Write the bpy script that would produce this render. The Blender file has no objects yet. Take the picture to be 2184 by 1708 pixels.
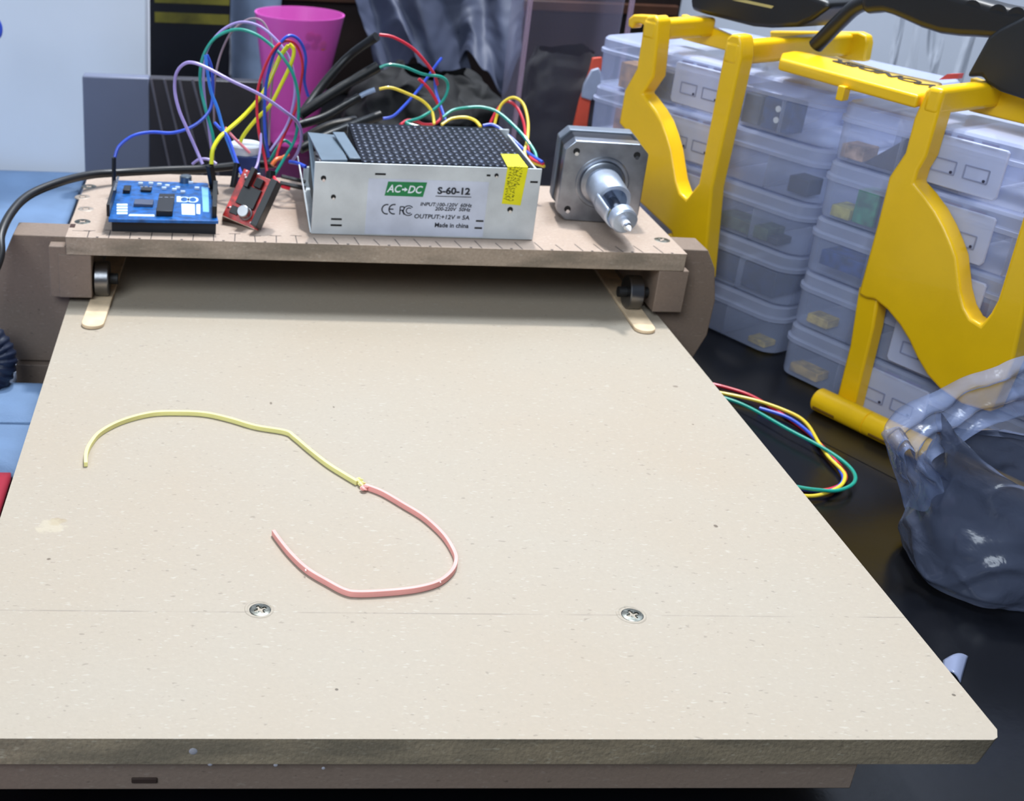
import bpy, bmesh, math, random
from mathutils import Vector, Matrix, noise
R=math.radians
random.seed(4)
sc=bpy.context.scene
COL=sc.collection
# ------------------------------------------------------------------ units: all lengths below are centimetres,
# z=0 is the top of the work board; the desk top is 75 cm above the floor
DESK=-4.6
def W(p): return Vector((p[0]/100,p[1]/100,(p[2]-DESK+75)/100))
# ------------------------------------------------------------------ camera (solved from the board, rail and box edges)
F,PX,PY=2595.86,635.47,809.69
YAW,PITCH,ROLL=.0718,.4447,.0514
EYE=Vector((7.3533,-25.0743,22.5873))
fw=Vector((math.sin(YAW)*math.cos(PITCH),math.cos(YAW)*math.cos(PITCH),-math.sin(PITCH)))
_r=Vector((math.cos(YAW),-math.sin(YAW),0)); _u=_r.cross(fw)
rt=math.cos(ROLL)*_r+math.sin(ROLL)*_u; up=-math.sin(ROLL)*_r+math.cos(ROLL)*_u
cam=bpy.data.cameras.new('camera'); camo=bpy.data.objects.new('camera',cam); COL.objects.link(camo)
camo.matrix_world=Matrix(((rt.x,up.x,-fw.x,W(EYE).x),(rt.y,up.y,-fw.y,W(EYE).y),(rt.z,up.z,-fw.z,W(EYE).z),(0,0,0,1)))
cam.sensor_fit='HORIZONTAL'; cam.sensor_width=36; cam.lens=F/2184*36
cam.shift_x=(1092-PX)/2184; cam.shift_y=(PY-854)/2184
cam.clip_start=.02; cam.clip_end=20
cam.dof.use_dof=True; cam.dof.focus_distance=.40; cam.dof.aperture_fstop=30
sc.camera=camo
# ------------------------------------------------------------------ world, lamps, exposure
sc.view_settings.view_transform='Standard'; sc.view_settings.look='None'
sc.view_settings.gamma=1; sc.view_settings.exposure=0.0; sc.view_settings.use_curve_mapping=False
w=bpy.data.worlds.new('world'); sc.world=w; w.use_nodes=True
w.node_tree.nodes['Background'].inputs[0].default_value=(.62,.76,1,1)
w.node_tree.nodes['Background'].inputs[1].default_value=.14
def lamp(name,loc,target,size,energy,color):
    l=bpy.data.lights.new(name,'AREA'); l.shape='RECTANGLE'; l.size=size[0]; l.size_y=size[1]; l.energy=energy; l.color=color
    o=bpy.data.objects.new(name,l); COL.objects.link(o); o.location=W(loc)
    o.rotation_euler=(W(target)-W(loc)).to_track_quat('-Z','Y').to_euler(); return o
lamp('ceiling_light',(28,92,165),(14,20,0),(.10,.10),27,(1,.985,.965))
lamp('front_fill',(-45,-88,102),(14,40,0),(1.0,.7),18.5,(.80,.90,1))  # unseen fill lamp added on the camera side to lift the front faces
lamp('far_fill',(50,60,150),(30,80,0),(.5,.3),25,(.78,.88,1))  # extra lamp added to brighten the rack and background
# ------------------------------------------------------------------ pixel rays onto real planes
def ray(px,py): return fw*F+rt*(px-PX)-up*(py-PY)
def atZ(px,py,z): d=ray(px,py); return EYE+d*((z-EYE.z)/d.z)
def atY(px,py,y): d=ray(px,py); return EYE+d*((y-EYE.y)/d.y)
PHI=R(-62); RS=Vector((math.cos(PHI),math.sin(PHI),0)); RT=Vector((-math.sin(PHI),math.cos(PHI),0)); RB=Vector((37.86,33.95,0))
def rk(s,t,z): return RB+RS*s+RT*t+Vector((0,0,z))
def atR(px,py,t):
    d=ray(px,py); b=RB+RT*t; k=((b-EYE).dot(RT))/d.dot(RT); return EYE+d*k
def rs(px,py,t): p=atR(px,py,t); return ((p-RB).dot(RS),p.z)
# ------------------------------------------------------------------ materials
def lin(c): 
    c=c/255; return c/12.92 if c<=.04045 else ((c+.055)/1.055)**2.4
def rgb(c): return (lin(c[0]),lin(c[1]),lin(c[2]),1)
MATS={}
def mat(name,c,rough=.5,metal=0,var=0,scale=60,bump=0,bscale=300,coat=0,alpha=1,emit=0,trans=0,spec=.5,c2=None):
    if name in MATS: return MATS[name]
    m=bpy.data.materials.new(name); m.use_nodes=True; nt=m.node_tree; N=nt.nodes; L=nt.links
    b=N['Principled BSDF']; b.inputs['Base Color'].default_value=rgb(c); b.inputs['Roughness'].default_value=rough
    b.inputs['Metallic'].default_value=metal; b.inputs['Coat Weight'].default_value=coat; b.inputs['Alpha'].default_value=alpha
    b.inputs['Transmission Weight'].default_value=trans; b.inputs['Specular IOR Level'].default_value=spec
    tc=N.new('ShaderNodeTexCoord')
    nz=N.new('ShaderNodeTexNoise'); nz.inputs['Scale'].default_value=scale; nz.inputs['Detail'].default_value=5
    L.new(tc.outputs['Object'],nz.inputs['Vector'])
    cr=N.new('ShaderNodeMix'); cr.data_type='RGBA'
    v=var if var else .06
    ca=[max(0,x*(1-v)) for x in c]; cb=[min(255,x*(1+v*.5)) for x in c] if c2 is None else c2
    if c2 is not None: ca=c
    cr.inputs[6].default_value=rgb(ca); cr.inputs[7].default_value=rgb(cb)
    mr=N.new('ShaderNodeMapRange'); mr.inputs[1].default_value=.35; mr.inputs[2].default_value=.65
    L.new(nz.outputs['Fac'],mr.inputs[0]); L.new(mr.outputs[0],cr.inputs[0]); L.new(cr.outputs[2],b.inputs['Base Color'])
    if bump:
        n2=N.new('ShaderNodeTexNoise'); n2.inputs['Scale'].default_value=bscale; n2.inputs['Detail'].default_value=4
        L.new(tc.outputs['Object'],n2.inputs['Vector'])
        bp=N.new('ShaderNodeBump'); bp.inputs['Strength'].default_value=bump; bp.inputs['Distance'].default_value=.0006
        L.new(n2.outputs['Fac'],bp.inputs['Height']); L.new(bp.outputs[0],b.inputs['Normal'])
    MATS[name]=m; return m
def math_node(nt,op,a,b=None):
    n=nt.nodes.new('ShaderNodeMath'); n.operation=op
    for i,x in enumerate((a,b)):
        if x is None: continue
        if isinstance(x,(int,float)): n.inputs[i].default_value=x
        else: nt.links.new(x,n.inputs[i])
    return n.outputs[0]
def mixc(nt,f,a,b):
    n=nt.nodes.new('ShaderNodeMix'); n.data_type='RGBA'
    nt.links.new(f,n.inputs[0]) if not isinstance(f,float) else setattr(n.inputs[0],'default_value',f)
    for i,x in ((6,a),(7,b)):
        if isinstance(x,tuple): n.inputs[i].default_value=x
        else: nt.links.new(x,n.inputs[i])
    return n.outputs[2]
def mdf_material(name,top,dark,light,board=False,edge=False):
    """pressed wood fibre board: soft colour drift, long pale and dark fibres, small specks"""
    m=bpy.data.materials.new(name); m.use_nodes=True; nt=m.node_tree; N=nt.nodes; L=nt.links
    b=N['Principled BSDF']; b.inputs['Roughness'].default_value=.62; b.inputs['Specular IOR Level'].default_value=.35
    tc=N.new('ShaderNodeTexCoord'); obj=tc.outputs['Object']
    def nz(scale,detail=4,vec=None,rough=.55):
        n=N.new('ShaderNodeTexNoise'); n.inputs['Scale'].default_value=scale; n.inputs['Detail'].default_value=detail
        n.inputs['Roughness'].default_value=rough; L.new(vec or obj,n.inputs['Vector']); return n.outputs['Fac']
    def rng(x,a,bb,c=0.,d=1.):
        n=N.new('ShaderNodeMapRange'); n.inputs[1].default_value=a; n.inputs[2].default_value=bb; n.inputs[3].default_value=c; n.inputs[4].default_value=d
        L.new(x,n.inputs[0]); return n.outputs[0]
    col=mixc(nt,rng(nz(9,3),.3,.7),rgb(top),rgb([x*k for x,k in zip(top,(1.0,.975,.95))]))
    col=mixc(nt,rng(nz(700,3),.3,.7,0,.30 if not edge else .6),col,rgb(dark))
    def fibres(rot,sx,sy,lo,hi):
        mp=N.new('ShaderNodeMapping'); mp.inputs['Rotation'].default_value=(0,0,rot); mp.inputs['Scale'].default_value=(sx,sy,sy)
        L.new(obj,mp.inputs['Vector']); return rng(nz(1,2,mp.outputs[0],.4),lo,hi)
    for k,(rot,a,bb) in enumerate([(.4,330,900),(1.7,300,800),(2.6,280,1000)]):
        col=mixc(nt,math_node(nt,'MULTIPLY',fibres(rot,a,bb,.67,.75),.34),col,rgb(light))
    for rot,a,bb in [(.9,330,700),(2.2,300,650)]:
        col=mixc(nt,math_node(nt,'MULTIPLY',fibres(rot,a,bb,.71,.78),.34),col,rgb([x*.52 for x in dark]))
    if board:
        sp=N.new('ShaderNodeSeparateXYZ'); L.new(obj,sp.inputs[0]); X,Yc,Zc=sp.outputs
        # pencil line drawn across the board
        wob=math_node(nt,'MULTIPLY',math_node(nt,'SUBTRACT',nz(3,1),.5),.0006)
        d=math_node(nt,'ABSOLUTE',math_node(nt,'SUBTRACT',math_node(nt,'ADD',Yc,wob),.0557))
        brk=rng(nz(45,3),.36,.56)
        ln=math_node(nt,'MULTIPLY',rng(d,.00015,.00038,.38,0),brk)
        col=mixc(nt,ln,col,rgb((95,90,85)))
        def blob(px,py,rx,ry,amp,c):
            nonlocal col
            p=atZ(px,py,0)
            dx=math_node(nt,'DIVIDE',math_node(nt,'SUBTRACT',X,p.x/100),rx/100); dy=math_node(nt,'DIVIDE',math_node(nt,'SUBTRACT',Yc,p.y/100),ry/100)
            q=math_node(nt,'ADD',math_node(nt,'MULTIPLY',dx,dx),math_node(nt,'MULTIPLY',dy,dy))
            q=math_node(nt,'ADD',q,math_node(nt,'MULTIPLY',math_node(nt,'SUBTRACT',nz(260,3),.5),3.2))
            col=mixc(nt,rng(q,.5,1.2,amp,0.),col,rgb(c))
        blob(122,1112,.30,.26,.6,(150,132,100)); blob(110,1122,.5,.5,.35,(196,184,158))
        blob(104,1192,.10,.09,.8,(80,66,52)); blob(1527,1122,.07,.09,.8,(85,70,58)); blob(1441,824,.12,.1,.6,(95,80,66))
        blob(718,1470,.05,.05,.8,(70,60,50)); blob(2034,1482,.05,.05,.8,(70,60,50)); blob(1478,905,.06,.06,.7,(80,66,52)); blob(712,868,.05,.08,.7,(80,66,52)); blob(578,860,.05,.12,.7,(80,66,52))
    if edge:
        sp=N.new('ShaderNodeMapping'); sp.inputs['Scale'].default_value=(18,1,60); L.new(obj,sp.inputs['Vector'])
        col=mixc(nt,rng(nz(1.6,4,sp.outputs[0]),.42,.62,0,.55),col,rgb((96,90,78)))
    L.new(col,b.inputs['Base Color'])
    bp=N.new('ShaderNodeBump'); bp.inputs['Strength'].default_value=.35 if not edge else .8; bp.inputs['Distance'].default_value=.0003
    L.new(nz(900,3),bp.inputs['Height']); L.new(bp.outputs[0],b.inputs['Normal'])
    return m
M_BOARD=mdf_material('board_face',(167,157,142),(156,146,131),(190,184,174),board=True)
M_RAIL=mdf_material('rail_face',(176,158,144),(146,130,116),(200,190,180))
M_EDGE=mdf_material('mdf_cut_edge',(170,154,138),(142,126,110),(200,188,172),edge=True)
M_FEDGE=mdf_material('board_cut_edge',(162,148,124),(126,114,96),(204,194,172),edge=True)
M_PLATE=mdf_material('mdf_brown_face',(130,114,102),(108,94,84),(150,138,126))
M_STEEL=mat('brushed_steel',(120,120,122),.3,1,bump=.2)
M_CHROME=mat('polished_steel',(215,218,225),.12,1)
M_ALU=mat('motor_aluminium',(165,170,180),.33,1,var=.12,scale=90)
M_BLACK=mat('black_plastic',(16,17,20),.42)
M_BLACKG=mat('black_gloss',(12,13,17),.16)
M_RUBBER=mat('black_sleeve',(6,7,9),.45,bump=.1,bscale=400)
M_YEL=mat('yellow_plastic',(246,196,14),.34,var=.015,bump=.12,bscale=900,coat=.15)
M_CASE=mat('silver_sheet_metal',(214,219,222),.45,.4,bump=.15,bscale=1200)
M_COVER=mat('dark_perforated_metal',(54,59,70),.36,.85)
M_DARKIN=mat('dark_inside',(10,10,12),.6)
M_WHITE=mat('white_print',(235,240,245),.5)
M_GREEN=mat('green_label',(28,128,72),.45)
M_INK=mat('black_ink',(32,34,46),.6)
M_YSTK=mat('yellow_sticker',(236,226,14),.4)
M_YINK=mat('olive_ink',(88,86,8),.6)
M_DESK=mat('black_desk',(13,14,18),.22,var=.3,scale=12,bump=.1,bscale=200)
M_PCB=mat('blue_circuit_board',(15,88,158),.35,var=.25,scale=260)
M_RPCB=mat('red_circuit_board',(196,34,28),.35,var=.3,scale=300)
M_WOOD=mat('pale_stick_wood',(226,200,165),.6,var=.08,scale=120)
def clear(name,c,alpha,rough=.2,bump=0,bscale=60,dist=.002):
    if name in MATS: return MATS[name]
    m=bpy.data.materials.new(name); m.use_nodes=True; nt=m.node_tree; N=nt.nodes; L=nt.links
    b=N['Principled BSDF']; b.inputs['Base Color'].default_value=rgb(c); b.inputs['Roughness'].default_value=rough
    b.inputs['Specular IOR Level'].default_value=.6
    tr=N.new('ShaderNodeBsdfTransparent'); mx=N.new('ShaderNodeMixShader'); lw=N.new('ShaderNodeLayerWeight'); lw.inputs[0].default_value=.35
    mr=N.new('ShaderNodeMapRange'); mr.inputs[3].default_value=alpha; mr.inputs[4].default_value=min(1,alpha+.35)
    L.new(lw.outputs['Facing'],mr.inputs[0]); L.new(mr.outputs[0],mx.inputs[0]); L.new(tr.outputs[0],mx.inputs[1]); L.new(b.outputs[0],mx.inputs[2])
    L.new(mx.outputs[0],N['Material Output'].inputs['Surface'])
    if bump:
        tc=N.new('ShaderNodeTexCoord'); n2=N.new('ShaderNodeTexNoise'); n2.inputs['Scale'].default_value=bscale; n2.inputs['Detail'].default_value=4; n2.inputs['Distortion'].default_value=1.2
        L.new(tc.outputs['Object'],n2.inputs['Vector']); bp=N.new('ShaderNodeBump'); bp.inputs['Strength'].default_value=bump; bp.inputs['Distance'].default_value=dist
        L.new(n2.outputs['Fac'],bp.inputs['Height']); L.new(bp.outputs[0],b.inputs['Normal'])
    MATS[name]=m; return m
M_BOX=clear('milky_clear_plastic',(196,207,240),.27,.22)
M_LID=clear('milky_clear_lid',(204,213,244),.40,.2)
M_LATCH=clear('frosted_white_plastic',(208,216,246),.50,.35)
M_CLEAR=clear('clear_container_plastic',(190,180,205),.06,.12)
M_PINK=clear('pink_translucent_plastic',(232,104,202),.66,.3)
M_BAGB=clear('grey_bag_wall_film',(84,91,112),.84,.2,bump=.7,bscale=38)
M_BAG=clear('grey_translucent_film',(128,142,178),.46,.2,bump=.7,bscale=38)
# ------------------------------------------------------------------ mesh builder (centimetre coordinates)
class MB:
    def __init__(s): s.v=[]; s.f=[]; s.mi=[]; s.k=0
    def add(s,vs,fs):
        o=len(s.v); s.v+= [Vector(p) for p in vs]; s.f+=[tuple(i+o for i in f) for f in fs]; s.mi+=[s.k]*len(fs); return s
    def slot(s,k): s.k=k; return s
    def box(s,x0,x1,y0,y1,z0,z1,fr=None):
        vs=[(x,y,z) for z in (z0,z1) for y in (y0,y1) for x in (x0,x1)]
        if fr: vs=[fr(*p) for p in vs]
        return s.add(vs,[(0,2,3,1),(4,5,7,6),(0,1,5,4),(2,6,7,3),(0,4,6,2),(1,3,7,5)])
    def prism(s,pts,off):
        n=len(pts); off=Vector(off); a=[Vector(p) for p in pts]; b=[p+off for p in a]
        return s.add(a+b,[tuple(range(n))[::-1],tuple(range(n,2*n))]+[(i,(i+1)%n,n+(i+1)%n,n+i) for i in range(n)])
    def tube(s,pts,r,n=10,cap=True,flat=None):
        pts=[Vector(p) for p in pts]; m=len(pts); prev=None; rings=[]
        for i,p in enumerate(pts):
            t=(pts[min(i+1,m-1)]-pts[max(i-1,0)]).normalized()
            if prev is None:
                a=Vector((0,0,1)) if abs(t.z)<.9 else Vector((1,0,0)); x=t.cross(a).normalized()
            else: x=(prev-t*prev.dot(t)).normalized()
            prev=x; y=t.cross(x); rr=r[i] if isinstance(r,(list,tuple)) else r
            rings.append([p+(x*math.cos(2*math.pi*k/n)+y*math.sin(2*math.pi*k/n)*(flat or 1))*rr for k in range(n)])
        fs=[(i*n+k,i*n+(k+1)%n,(i+1)*n+(k+1)%n,(i+1)*n+k) for i in range(m-1) for k in range(n)]
        if cap: fs+=[tuple(range(n))[::-1],tuple(range((m-1)*n,m*n))]
        return s.add([q for ring in rings for q in ring],fs)
    def lathe(s,base,axis,prof,n=32,close=True):
        base=Vector(base); ax=Vector(axis).normalized(); a=Vector((0,0,1)) if abs(ax.z)<.9 else Vector((1,0,0))
        x=ax.cross(a).normalized(); y=ax.cross(x); m=len(prof)
        vs=[base+ax*h+(x*math.cos(2*math.pi*k/n)+y*math.sin(2*math.pi*k/n))*r for r,h in prof for k in range(n)]
        fs=[(i*n+k,i*n+(k+1)%n,(i+1)*n+(k+1)%n,(i+1)*n+k) for i in range(m-1) for k in range(n)]
        if close: fs+=[tuple(range(n))[::-1],tuple(range((m-1)*n,m*n))]
        return s.add(vs,fs)
    def grid(s,fn,nu,nv,closeu=False):
        vs=[fn(i/(nu if closeu else nu-1),j/(nv-1)) for j in range(nv) for i in range(nu)]
        fs=[(j*nu+i,j*nu+(i+1)%nu,(j+1)*nu+(i+1)%nu,(j+1)*nu+i) for j in range(nv-1) for i in range(nu if closeu else nu-1)]
        return s.add(vs,fs)
    def build(s,name,mats,parent=None,bevel=0,smooth=True,seg=2,solid=0,sub=0,angle=35,label=None):
        me=bpy.data.meshes.new(name)
        if parent is not None: loc=PW[parent.name]
        else:
            loc=W(sum(s.v,Vector())/len(s.v)) if False else W((0,0,0))
        me.from_pydata([W(p)-loc for p in s.v],[],s.f)
        for m in (mats if isinstance(mats,(list,tuple)) else [mats]): me.materials.append(m)
        for p,k in zip(me.polygons,s.mi): p.material_index=k; p.use_smooth=smooth
        bm=bmesh.new(); bm.from_mesh(me); bmesh.ops.recalc_face_normals(bm,faces=bm.faces); bm.to_mesh(me); bm.free()
        if smooth: me.set_sharp_from_angle(angle=R(angle))
        o=bpy.data.objects.new(name,me); COL.objects.link(o)
        if parent is not None: o.parent=parent; PW[o.name]=loc
        else: o.location=loc; PW[o.name]=loc
        if solid:
            md=o.modifiers.new('solidify','SOLIDIFY'); md.thickness=solid/100; md.offset=0
        if bevel:
            md=o.modifiers.new('bevel','BEVEL'); md.width=bevel/100; md.segments=seg; md.limit_method='ANGLE'; md.angle_limit=R(40)
        if sub:
            md=o.modifiers.new('subdiv','SUBSURF'); md.levels=sub; md.render_levels=sub
        if label: o['label']=label
        return o
PW={}
def tag(o,label=None,cat=None,group=None,kind=None):
    for k,v in (('label',label),('category',cat),('group',group),('kind',kind)):
        if v: o[k]=v
    return o
def thing(name,label,cat,base,group=None):
    o=bpy.data.objects.new(name,None); COL.objects.link(o); o.location=W(base); o.empty_display_size=.01; PW[o.name]=W(base)
    return tag(o,label,cat,group)
def smooth_path(pts,k=8):
    pts=[Vector(p) for p in pts]; out=[]
    for i in range(len(pts)-1):
        p0=pts[max(i-1,0)]; p1=pts[i]; p2=pts[i+1]; p3=pts[min(i+2,len(pts)-1)]
        for j in range(k):
            t=j/k; out.append(.5*((2*p1)+(p2-p0)*t+(2*p0-5*p1+4*p2-p3)*t*t+(3*p1-p0-3*p2+p3)*t**3))
    out.append(pts[-1]); return out
def text(s,name,body,origin,xd,yd,size,m,parent,extr=.004,shear=0,squeeze=1,align='CENTER'):
    cu=bpy.data.curves.new(name,'FONT'); cu.body=body; cu.size=size/100; cu.extrude=extr/100; cu.align_x=align; cu.align_y='CENTER'; cu.shear=shear
    cu.resolution_u=3; cu.offset=s/100
    cu.materials.append(m); tmp=bpy.data.objects.new('tmp',cu); me=bpy.data.meshes.new_from_object(tmp); bpy.data.objects.remove(tmp); bpy.data.curves.remove(cu)
    me.name=name; o=bpy.data.objects.new(name,me); COL.objects.link(o)
    x=Vector(xd).normalized(); y=Vector(yd).normalized(); z=x.cross(y)
    mt=Matrix(((x.x*squeeze,y.x,z.x,0),(x.y*squeeze,y.y,z.y,0),(x.z*squeeze,y.z,z.z,0),(0,0,0,1)))
    mt.translation=W(origin)-PW[parent.name]; o.parent=parent; o.matrix_local=mt; return o
#PARTS
# ================================================================== the setting
def struct(o): o['kind']='structure'; return o
fl=MB().box(-250,330,-200,115,DESK-77,DESK-75).build('floor',mat('grey_floor',(92,92,98),.5,scale=6)); struct(fl)
M_WALLB=mat('pale_blue_plaster',(236,241,250),.7,var=.03,scale=4)
# white plaster with raised brush strokes
mw=mat('white_textured_plaster',(214,220,234),.62,var=.03,scale=5)
nt=mw.node_tree; tc=nt.nodes.new('ShaderNodeTexCoord'); mp=nt.nodes.new('ShaderNodeMapping'); mp.inputs['Rotation'].default_value=(0,R(-38),0); mp.inputs['Scale'].default_value=(13,4,2.6)
nt.links.new(tc.outputs['Object'],mp.inputs[0]); nn=nt.nodes.new('ShaderNodeTexNoise'); nn.inputs['Scale'].default_value=1.2; nn.inputs['Detail'].default_value=5; nn.inputs['Distortion'].default_value=.9
nt.links.new(mp.outputs[0],nn.inputs['Vector']); mr=nt.nodes.new('ShaderNodeMapRange'); mr.inputs[1].default_value=.5; mr.inputs[2].default_value=.62; nt.links.new(nn.outputs['Fac'],mr.inputs[0])
bp=nt.nodes.new('ShaderNodeBump'); bp.inputs['Strength'].default_value=.8; bp.inputs['Distance'].default_value=.006; nt.links.new(mr.outputs[0],bp.inputs['Height']); nt.links.new(bp.outputs[0],nt.nodes['Principled BSDF'].inputs['Normal'])
struct(MB().box(-250,330,112,115,DESK-75,DESK+175).build('wall_back',mw))
struct(MB().box(-253,-250,-200,115,DESK-75,DESK+175).build('wall_left',M_WALLB))
struct(MB().box(330,333,-200,115,DESK-75,DESK+175).build('wall_right',M_WALLB))

# desk: glossy black top on four legs
t=thing('desk','glossy black desk top under the machine and the yellow organizer rack','desk',(58,31,DESK-75))
MB().box(-2.6,120,-45,108,DESK-2.5,DESK).build('desk_top',M_DESK,t,bevel=.15)
for x,y in ((2,-40),(114,-40),(2,102),(114,102)):
    MB().box(x-2,x+2,y-2,y+2,DESK-75,DESK-2.5).build('leg',M_BLACK,t,bevel=.2)

# ================================================================== work board and plotter frame
bed=thing('work_board','pale tan fibreboard sheet with two countersunk screws filling the foreground','board',(0,0,-.9))
b=MB()
# board with slightly chipped right near corner; top face uses slot 0, sides slot 1
c=[(0,0),(28.95,0),(29.12,.10),(29.3,.42),(29.32,46),(0,46)]
n=len(c); vs=[(x,y,0) for x,y in c]+[(x-(.28 if 0<i<4 else 0),y,-.9) for i,(x,y) in enumerate(c)]
b.add(vs,[tuple(range(n))]); b.slot(1)
b.add(vs,[tuple(range(n,2*n))[::-1]]+[(i,(i+1)%n,n+(i+1)%n,n+i) for i in range(n)])
b.build('board_sheet',[M_BOARD,M_FEDGE],bed,bevel=.025,seg=1)
us=MB().box(-6,25.5,.28,7.2,-2.05,-.9).build('support_strip',M_PLATE,bed,bevel=.04)
# glue blobs and fluff on the front edge
M_GLUE=clear('dried_glue',(190,190,200),.55,.3)
for px,py,r in ((412,1604,.13),(448,1632,.07),(588,1634,.06),(690,1641,.05)):
    p=atY(px,py,-.03); MB().lathe((p.x,.02,p.z),(0,-1,0),[(.001,.0)]+[(r*math.cos(a),r*.35*math.sin(a)) for a in (0,.4,.8,1.2,1.5)],14).build('glue_blob',M_GLUE,bed)
MB().box(5.2,5.9,.22,.29,-1.78,-1.6).build('scorch_mark',mat('dark_scorch',(48,32,24),.8),bed,bevel=.03)
def screw(px,py,r,parent,z=0,rot=0,nm='screw',m=None,pit=True):
    p=atZ(px,py,z); nr,na=18,72
    def fn(u,v):
        rr=v*r; a=u*2*math.pi; x=rr*math.cos(a); y=rr*math.sin(a); h=.035*(1-(rr/r)**2)+.012
        if v>.93: h-=(v-.93)*.6
        for k in (0,1):
            aa=rot+k*math.pi/2; d=abs(-x*math.sin(aa)+y*math.cos(aa)); l=abs(x*math.cos(aa)+y*math.sin(aa))
            if d<r*.13 and l<r*.56: h-=.10*(1-l/r*1.1)
        for k in (0,1):
            aa=rot+math.pi/4+k*math.pi/2; d=abs(-x*math.sin(aa)+y*math.cos(aa)); l=abs(x*math.cos(aa)+y*math.sin(aa))
            if d<r*.04 and l<r*.42: h-=.03
        return (p.x+x,p.y+y,z+h)
    s=MB().grid(fn,na,nr,True).build(nm,m or mat('zinc_screw',(112,114,108),.42,1,var=.3,scale=500),parent,angle=25)
    if pit:
        def ch(u,v):
            a=u*2*math.pi; q=1+.10*noise.noise(Vector((math.cos(a)*2,math.sin(a)*2,px)))
            rr=r*(1.0+.30*v*q); zz=.004+.02*math.sin(v*math.pi)*(1+.6*noise.noise(Vector((math.cos(a)*4,math.sin(a)*4,v*3))))
            return (p.x-.03+rr*math.cos(a),p.y+.05+rr*math.sin(a),z+zz)
        MB().grid(ch,48,6,True).build('chipped_rim',M_BOARD,s)
    return s
screw(555,1301,.355,bed,rot=.5); screw(1349,1312,.37,bed,rot=.35)

h=3.4264; YR=30.15
fr=thing('plotter_frame','brown fibreboard gantry bridging the far end of the work board','frame',(14.6,36,DESK))
fx=lambda z:z
# top plate with pencil ruler marks
b=MB(); x0,x1,y0,y1=-.02,30.05,YR,41.2
b.add([(x0,y0,h),(x1,y0,h),(x1,y1,h),(x0,y1,h)],[(0,1,2,3)]); b.slot(1)
b.add([(x,y,z) for z in (h,h-.9) for x,y in ((x0,y0),(x1,y0),(x1,y1),(x0,y1))],[(7,6,5,4),(0,4,5,1),(1,5,6,2),(2,6,7,3),(3,7,4,0)])
top=b.build('top_plate',[M_RAIL,M_EDGE],fr,bevel=.03,seg=1)
M_PENCIL=mat('pencil_mark',(72,64,62),.6,var=.3,scale=500)
b=MB(); zz=h+.004
def stroke(p,q,wd):
    p=Vector(p); q=Vector(q); d=(q-p).normalized(); nn=Vector((-d.y,d.x,0))*wd/2
    b.prism([p-nn,q-nn,q+nn,p+nn],(0,0,.004))
for i in range(29):
    x=1.0+i*.995; sl=0 if i<11 else -.18; ln=1.0+.15*math.sin(i*2.1)
    stroke((x,YR+.03,zz),(x+sl+.03*math.sin(i*3),YR+ln,zz),.045)
    if i<11: stroke((x-.28,YR+ln,zz),(x+.28,YR+ln+.06*math.sin(i),zz),.05)
    if i%2==0: stroke((x+.45,YR+.02,zz),(x+.47,YR+.14,zz),.12)
stroke((.2,YR+.95,zz),(1.1,YR+.9,zz),.03)
b.build('ruler_marks',M_PENCIL,top)
for px,py in ((176,473),(183,446),(190,398),(176,420),(1412,512)):
    screw(px,py,.42,fr,z=h-.01,rot=.9,nm='plate_screw',m=mat('dull_screw',(172,160,148) if (px,py)!=(176,473) else (150,155,150),.45,.6) if (px,py) in((183,446),(176,420)) else None,pit=False)
MB().box(.0,.25,YR+1.4,YR+1.9,h,h+.02).build('split_crack',mat('dark_crack',(60,34,28),.8),fr)
# end blocks with wheels
def block(xa,xb,nm='end_block'):
    o=MB().box(xa,xb,YR+.05,YR+9,.32,h-.9).build(nm,M_PLATE,fr,bevel=.05); return o
block(-.42,1.15); block(28.85,30.35)
MB().box(-.85,-.02,YR+.1,YR+.9,.32,2.9).build('end_packer',M_PLATE,fr,bevel=.04)
# octagonal side plates, standing across the rail ends, and the base plate under them
def plate(pts,y,th,nm): return MB().prism([(x,y,z) for x,z in pts],(0,th,0)).build(nm,[M_PLATE],fr,bevel=.05)
plate([(-2.62,3.18),(-.02,3.16),(-.02,-3.45),(-2.75,-3.45),(-4.05,-.6),(-3.9,.3)],31,1.9,'side_plate')
plate([(29.36,3.4),(31.42,3.36),(31.95,2.4),(32.3,.7),(32.25,-1.2),(31.7,-2.6),(31.0,-3.45),(29.36,-3.45)],31,1.9,'side_plate')
MB().box(-2.78,31.2,30.6,41,-4.58,-3.5).build('base_plate',[M_PLATE],fr,bevel=.04)
MB().box(-.02,29.9,40.6,41.4,.2,h-.9).build('rear_crosspiece',M_PLATE,fr,bevel=.04)
def bearing(x,y,z):
    o=MB().lathe((x-.35,y,z),(1,0,0),[(.28,0),(.3,0),(.82,0),(.86,.05),(.86,.65),(.82,.7),(.3,.7),(.28,.7)],36,close=False).build('wheel_bearing',M_STEEL,fr)
    MB().lathe((x-.75,y,z),(1,0,0),[(.27,0),(.27,1.5)],20).build('axle',M_DARKIN,o); return o
bearing(1.56,YR+1.05,.98); bearing(28.05,YR+1.05,.98)

# flat sticks lying on the board as wheel tracks
def stick(cx,cy,ang,lab):
    wv=.52; pts=[]
    for k in range(13):
        a=math.pi+math.pi*k/12; pts.append((wv*math.cos(a),wv*math.sin(a)+wv))
    pts+=[(wv,11.4),(-wv,11.4)]
    ca,sa=math.cos(ang),math.sin(ang)
    o=MB().prism([(cx+x*ca-y*sa,cy+x*sa+y*ca,.012) for x,y in pts],(0,0,.17)).build('wooden_stick',M_WOOD,None,bevel=.03)
    tag(o,lab,'stick','flat wooden sticks under the wheels')
stick(1.42,27.1,R(-2),'round-ended flat wooden stick on the board under the left wheel')
stick(27.98,28.1,R(-2),'round-ended flat wooden stick on the board under the right wheel')

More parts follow.
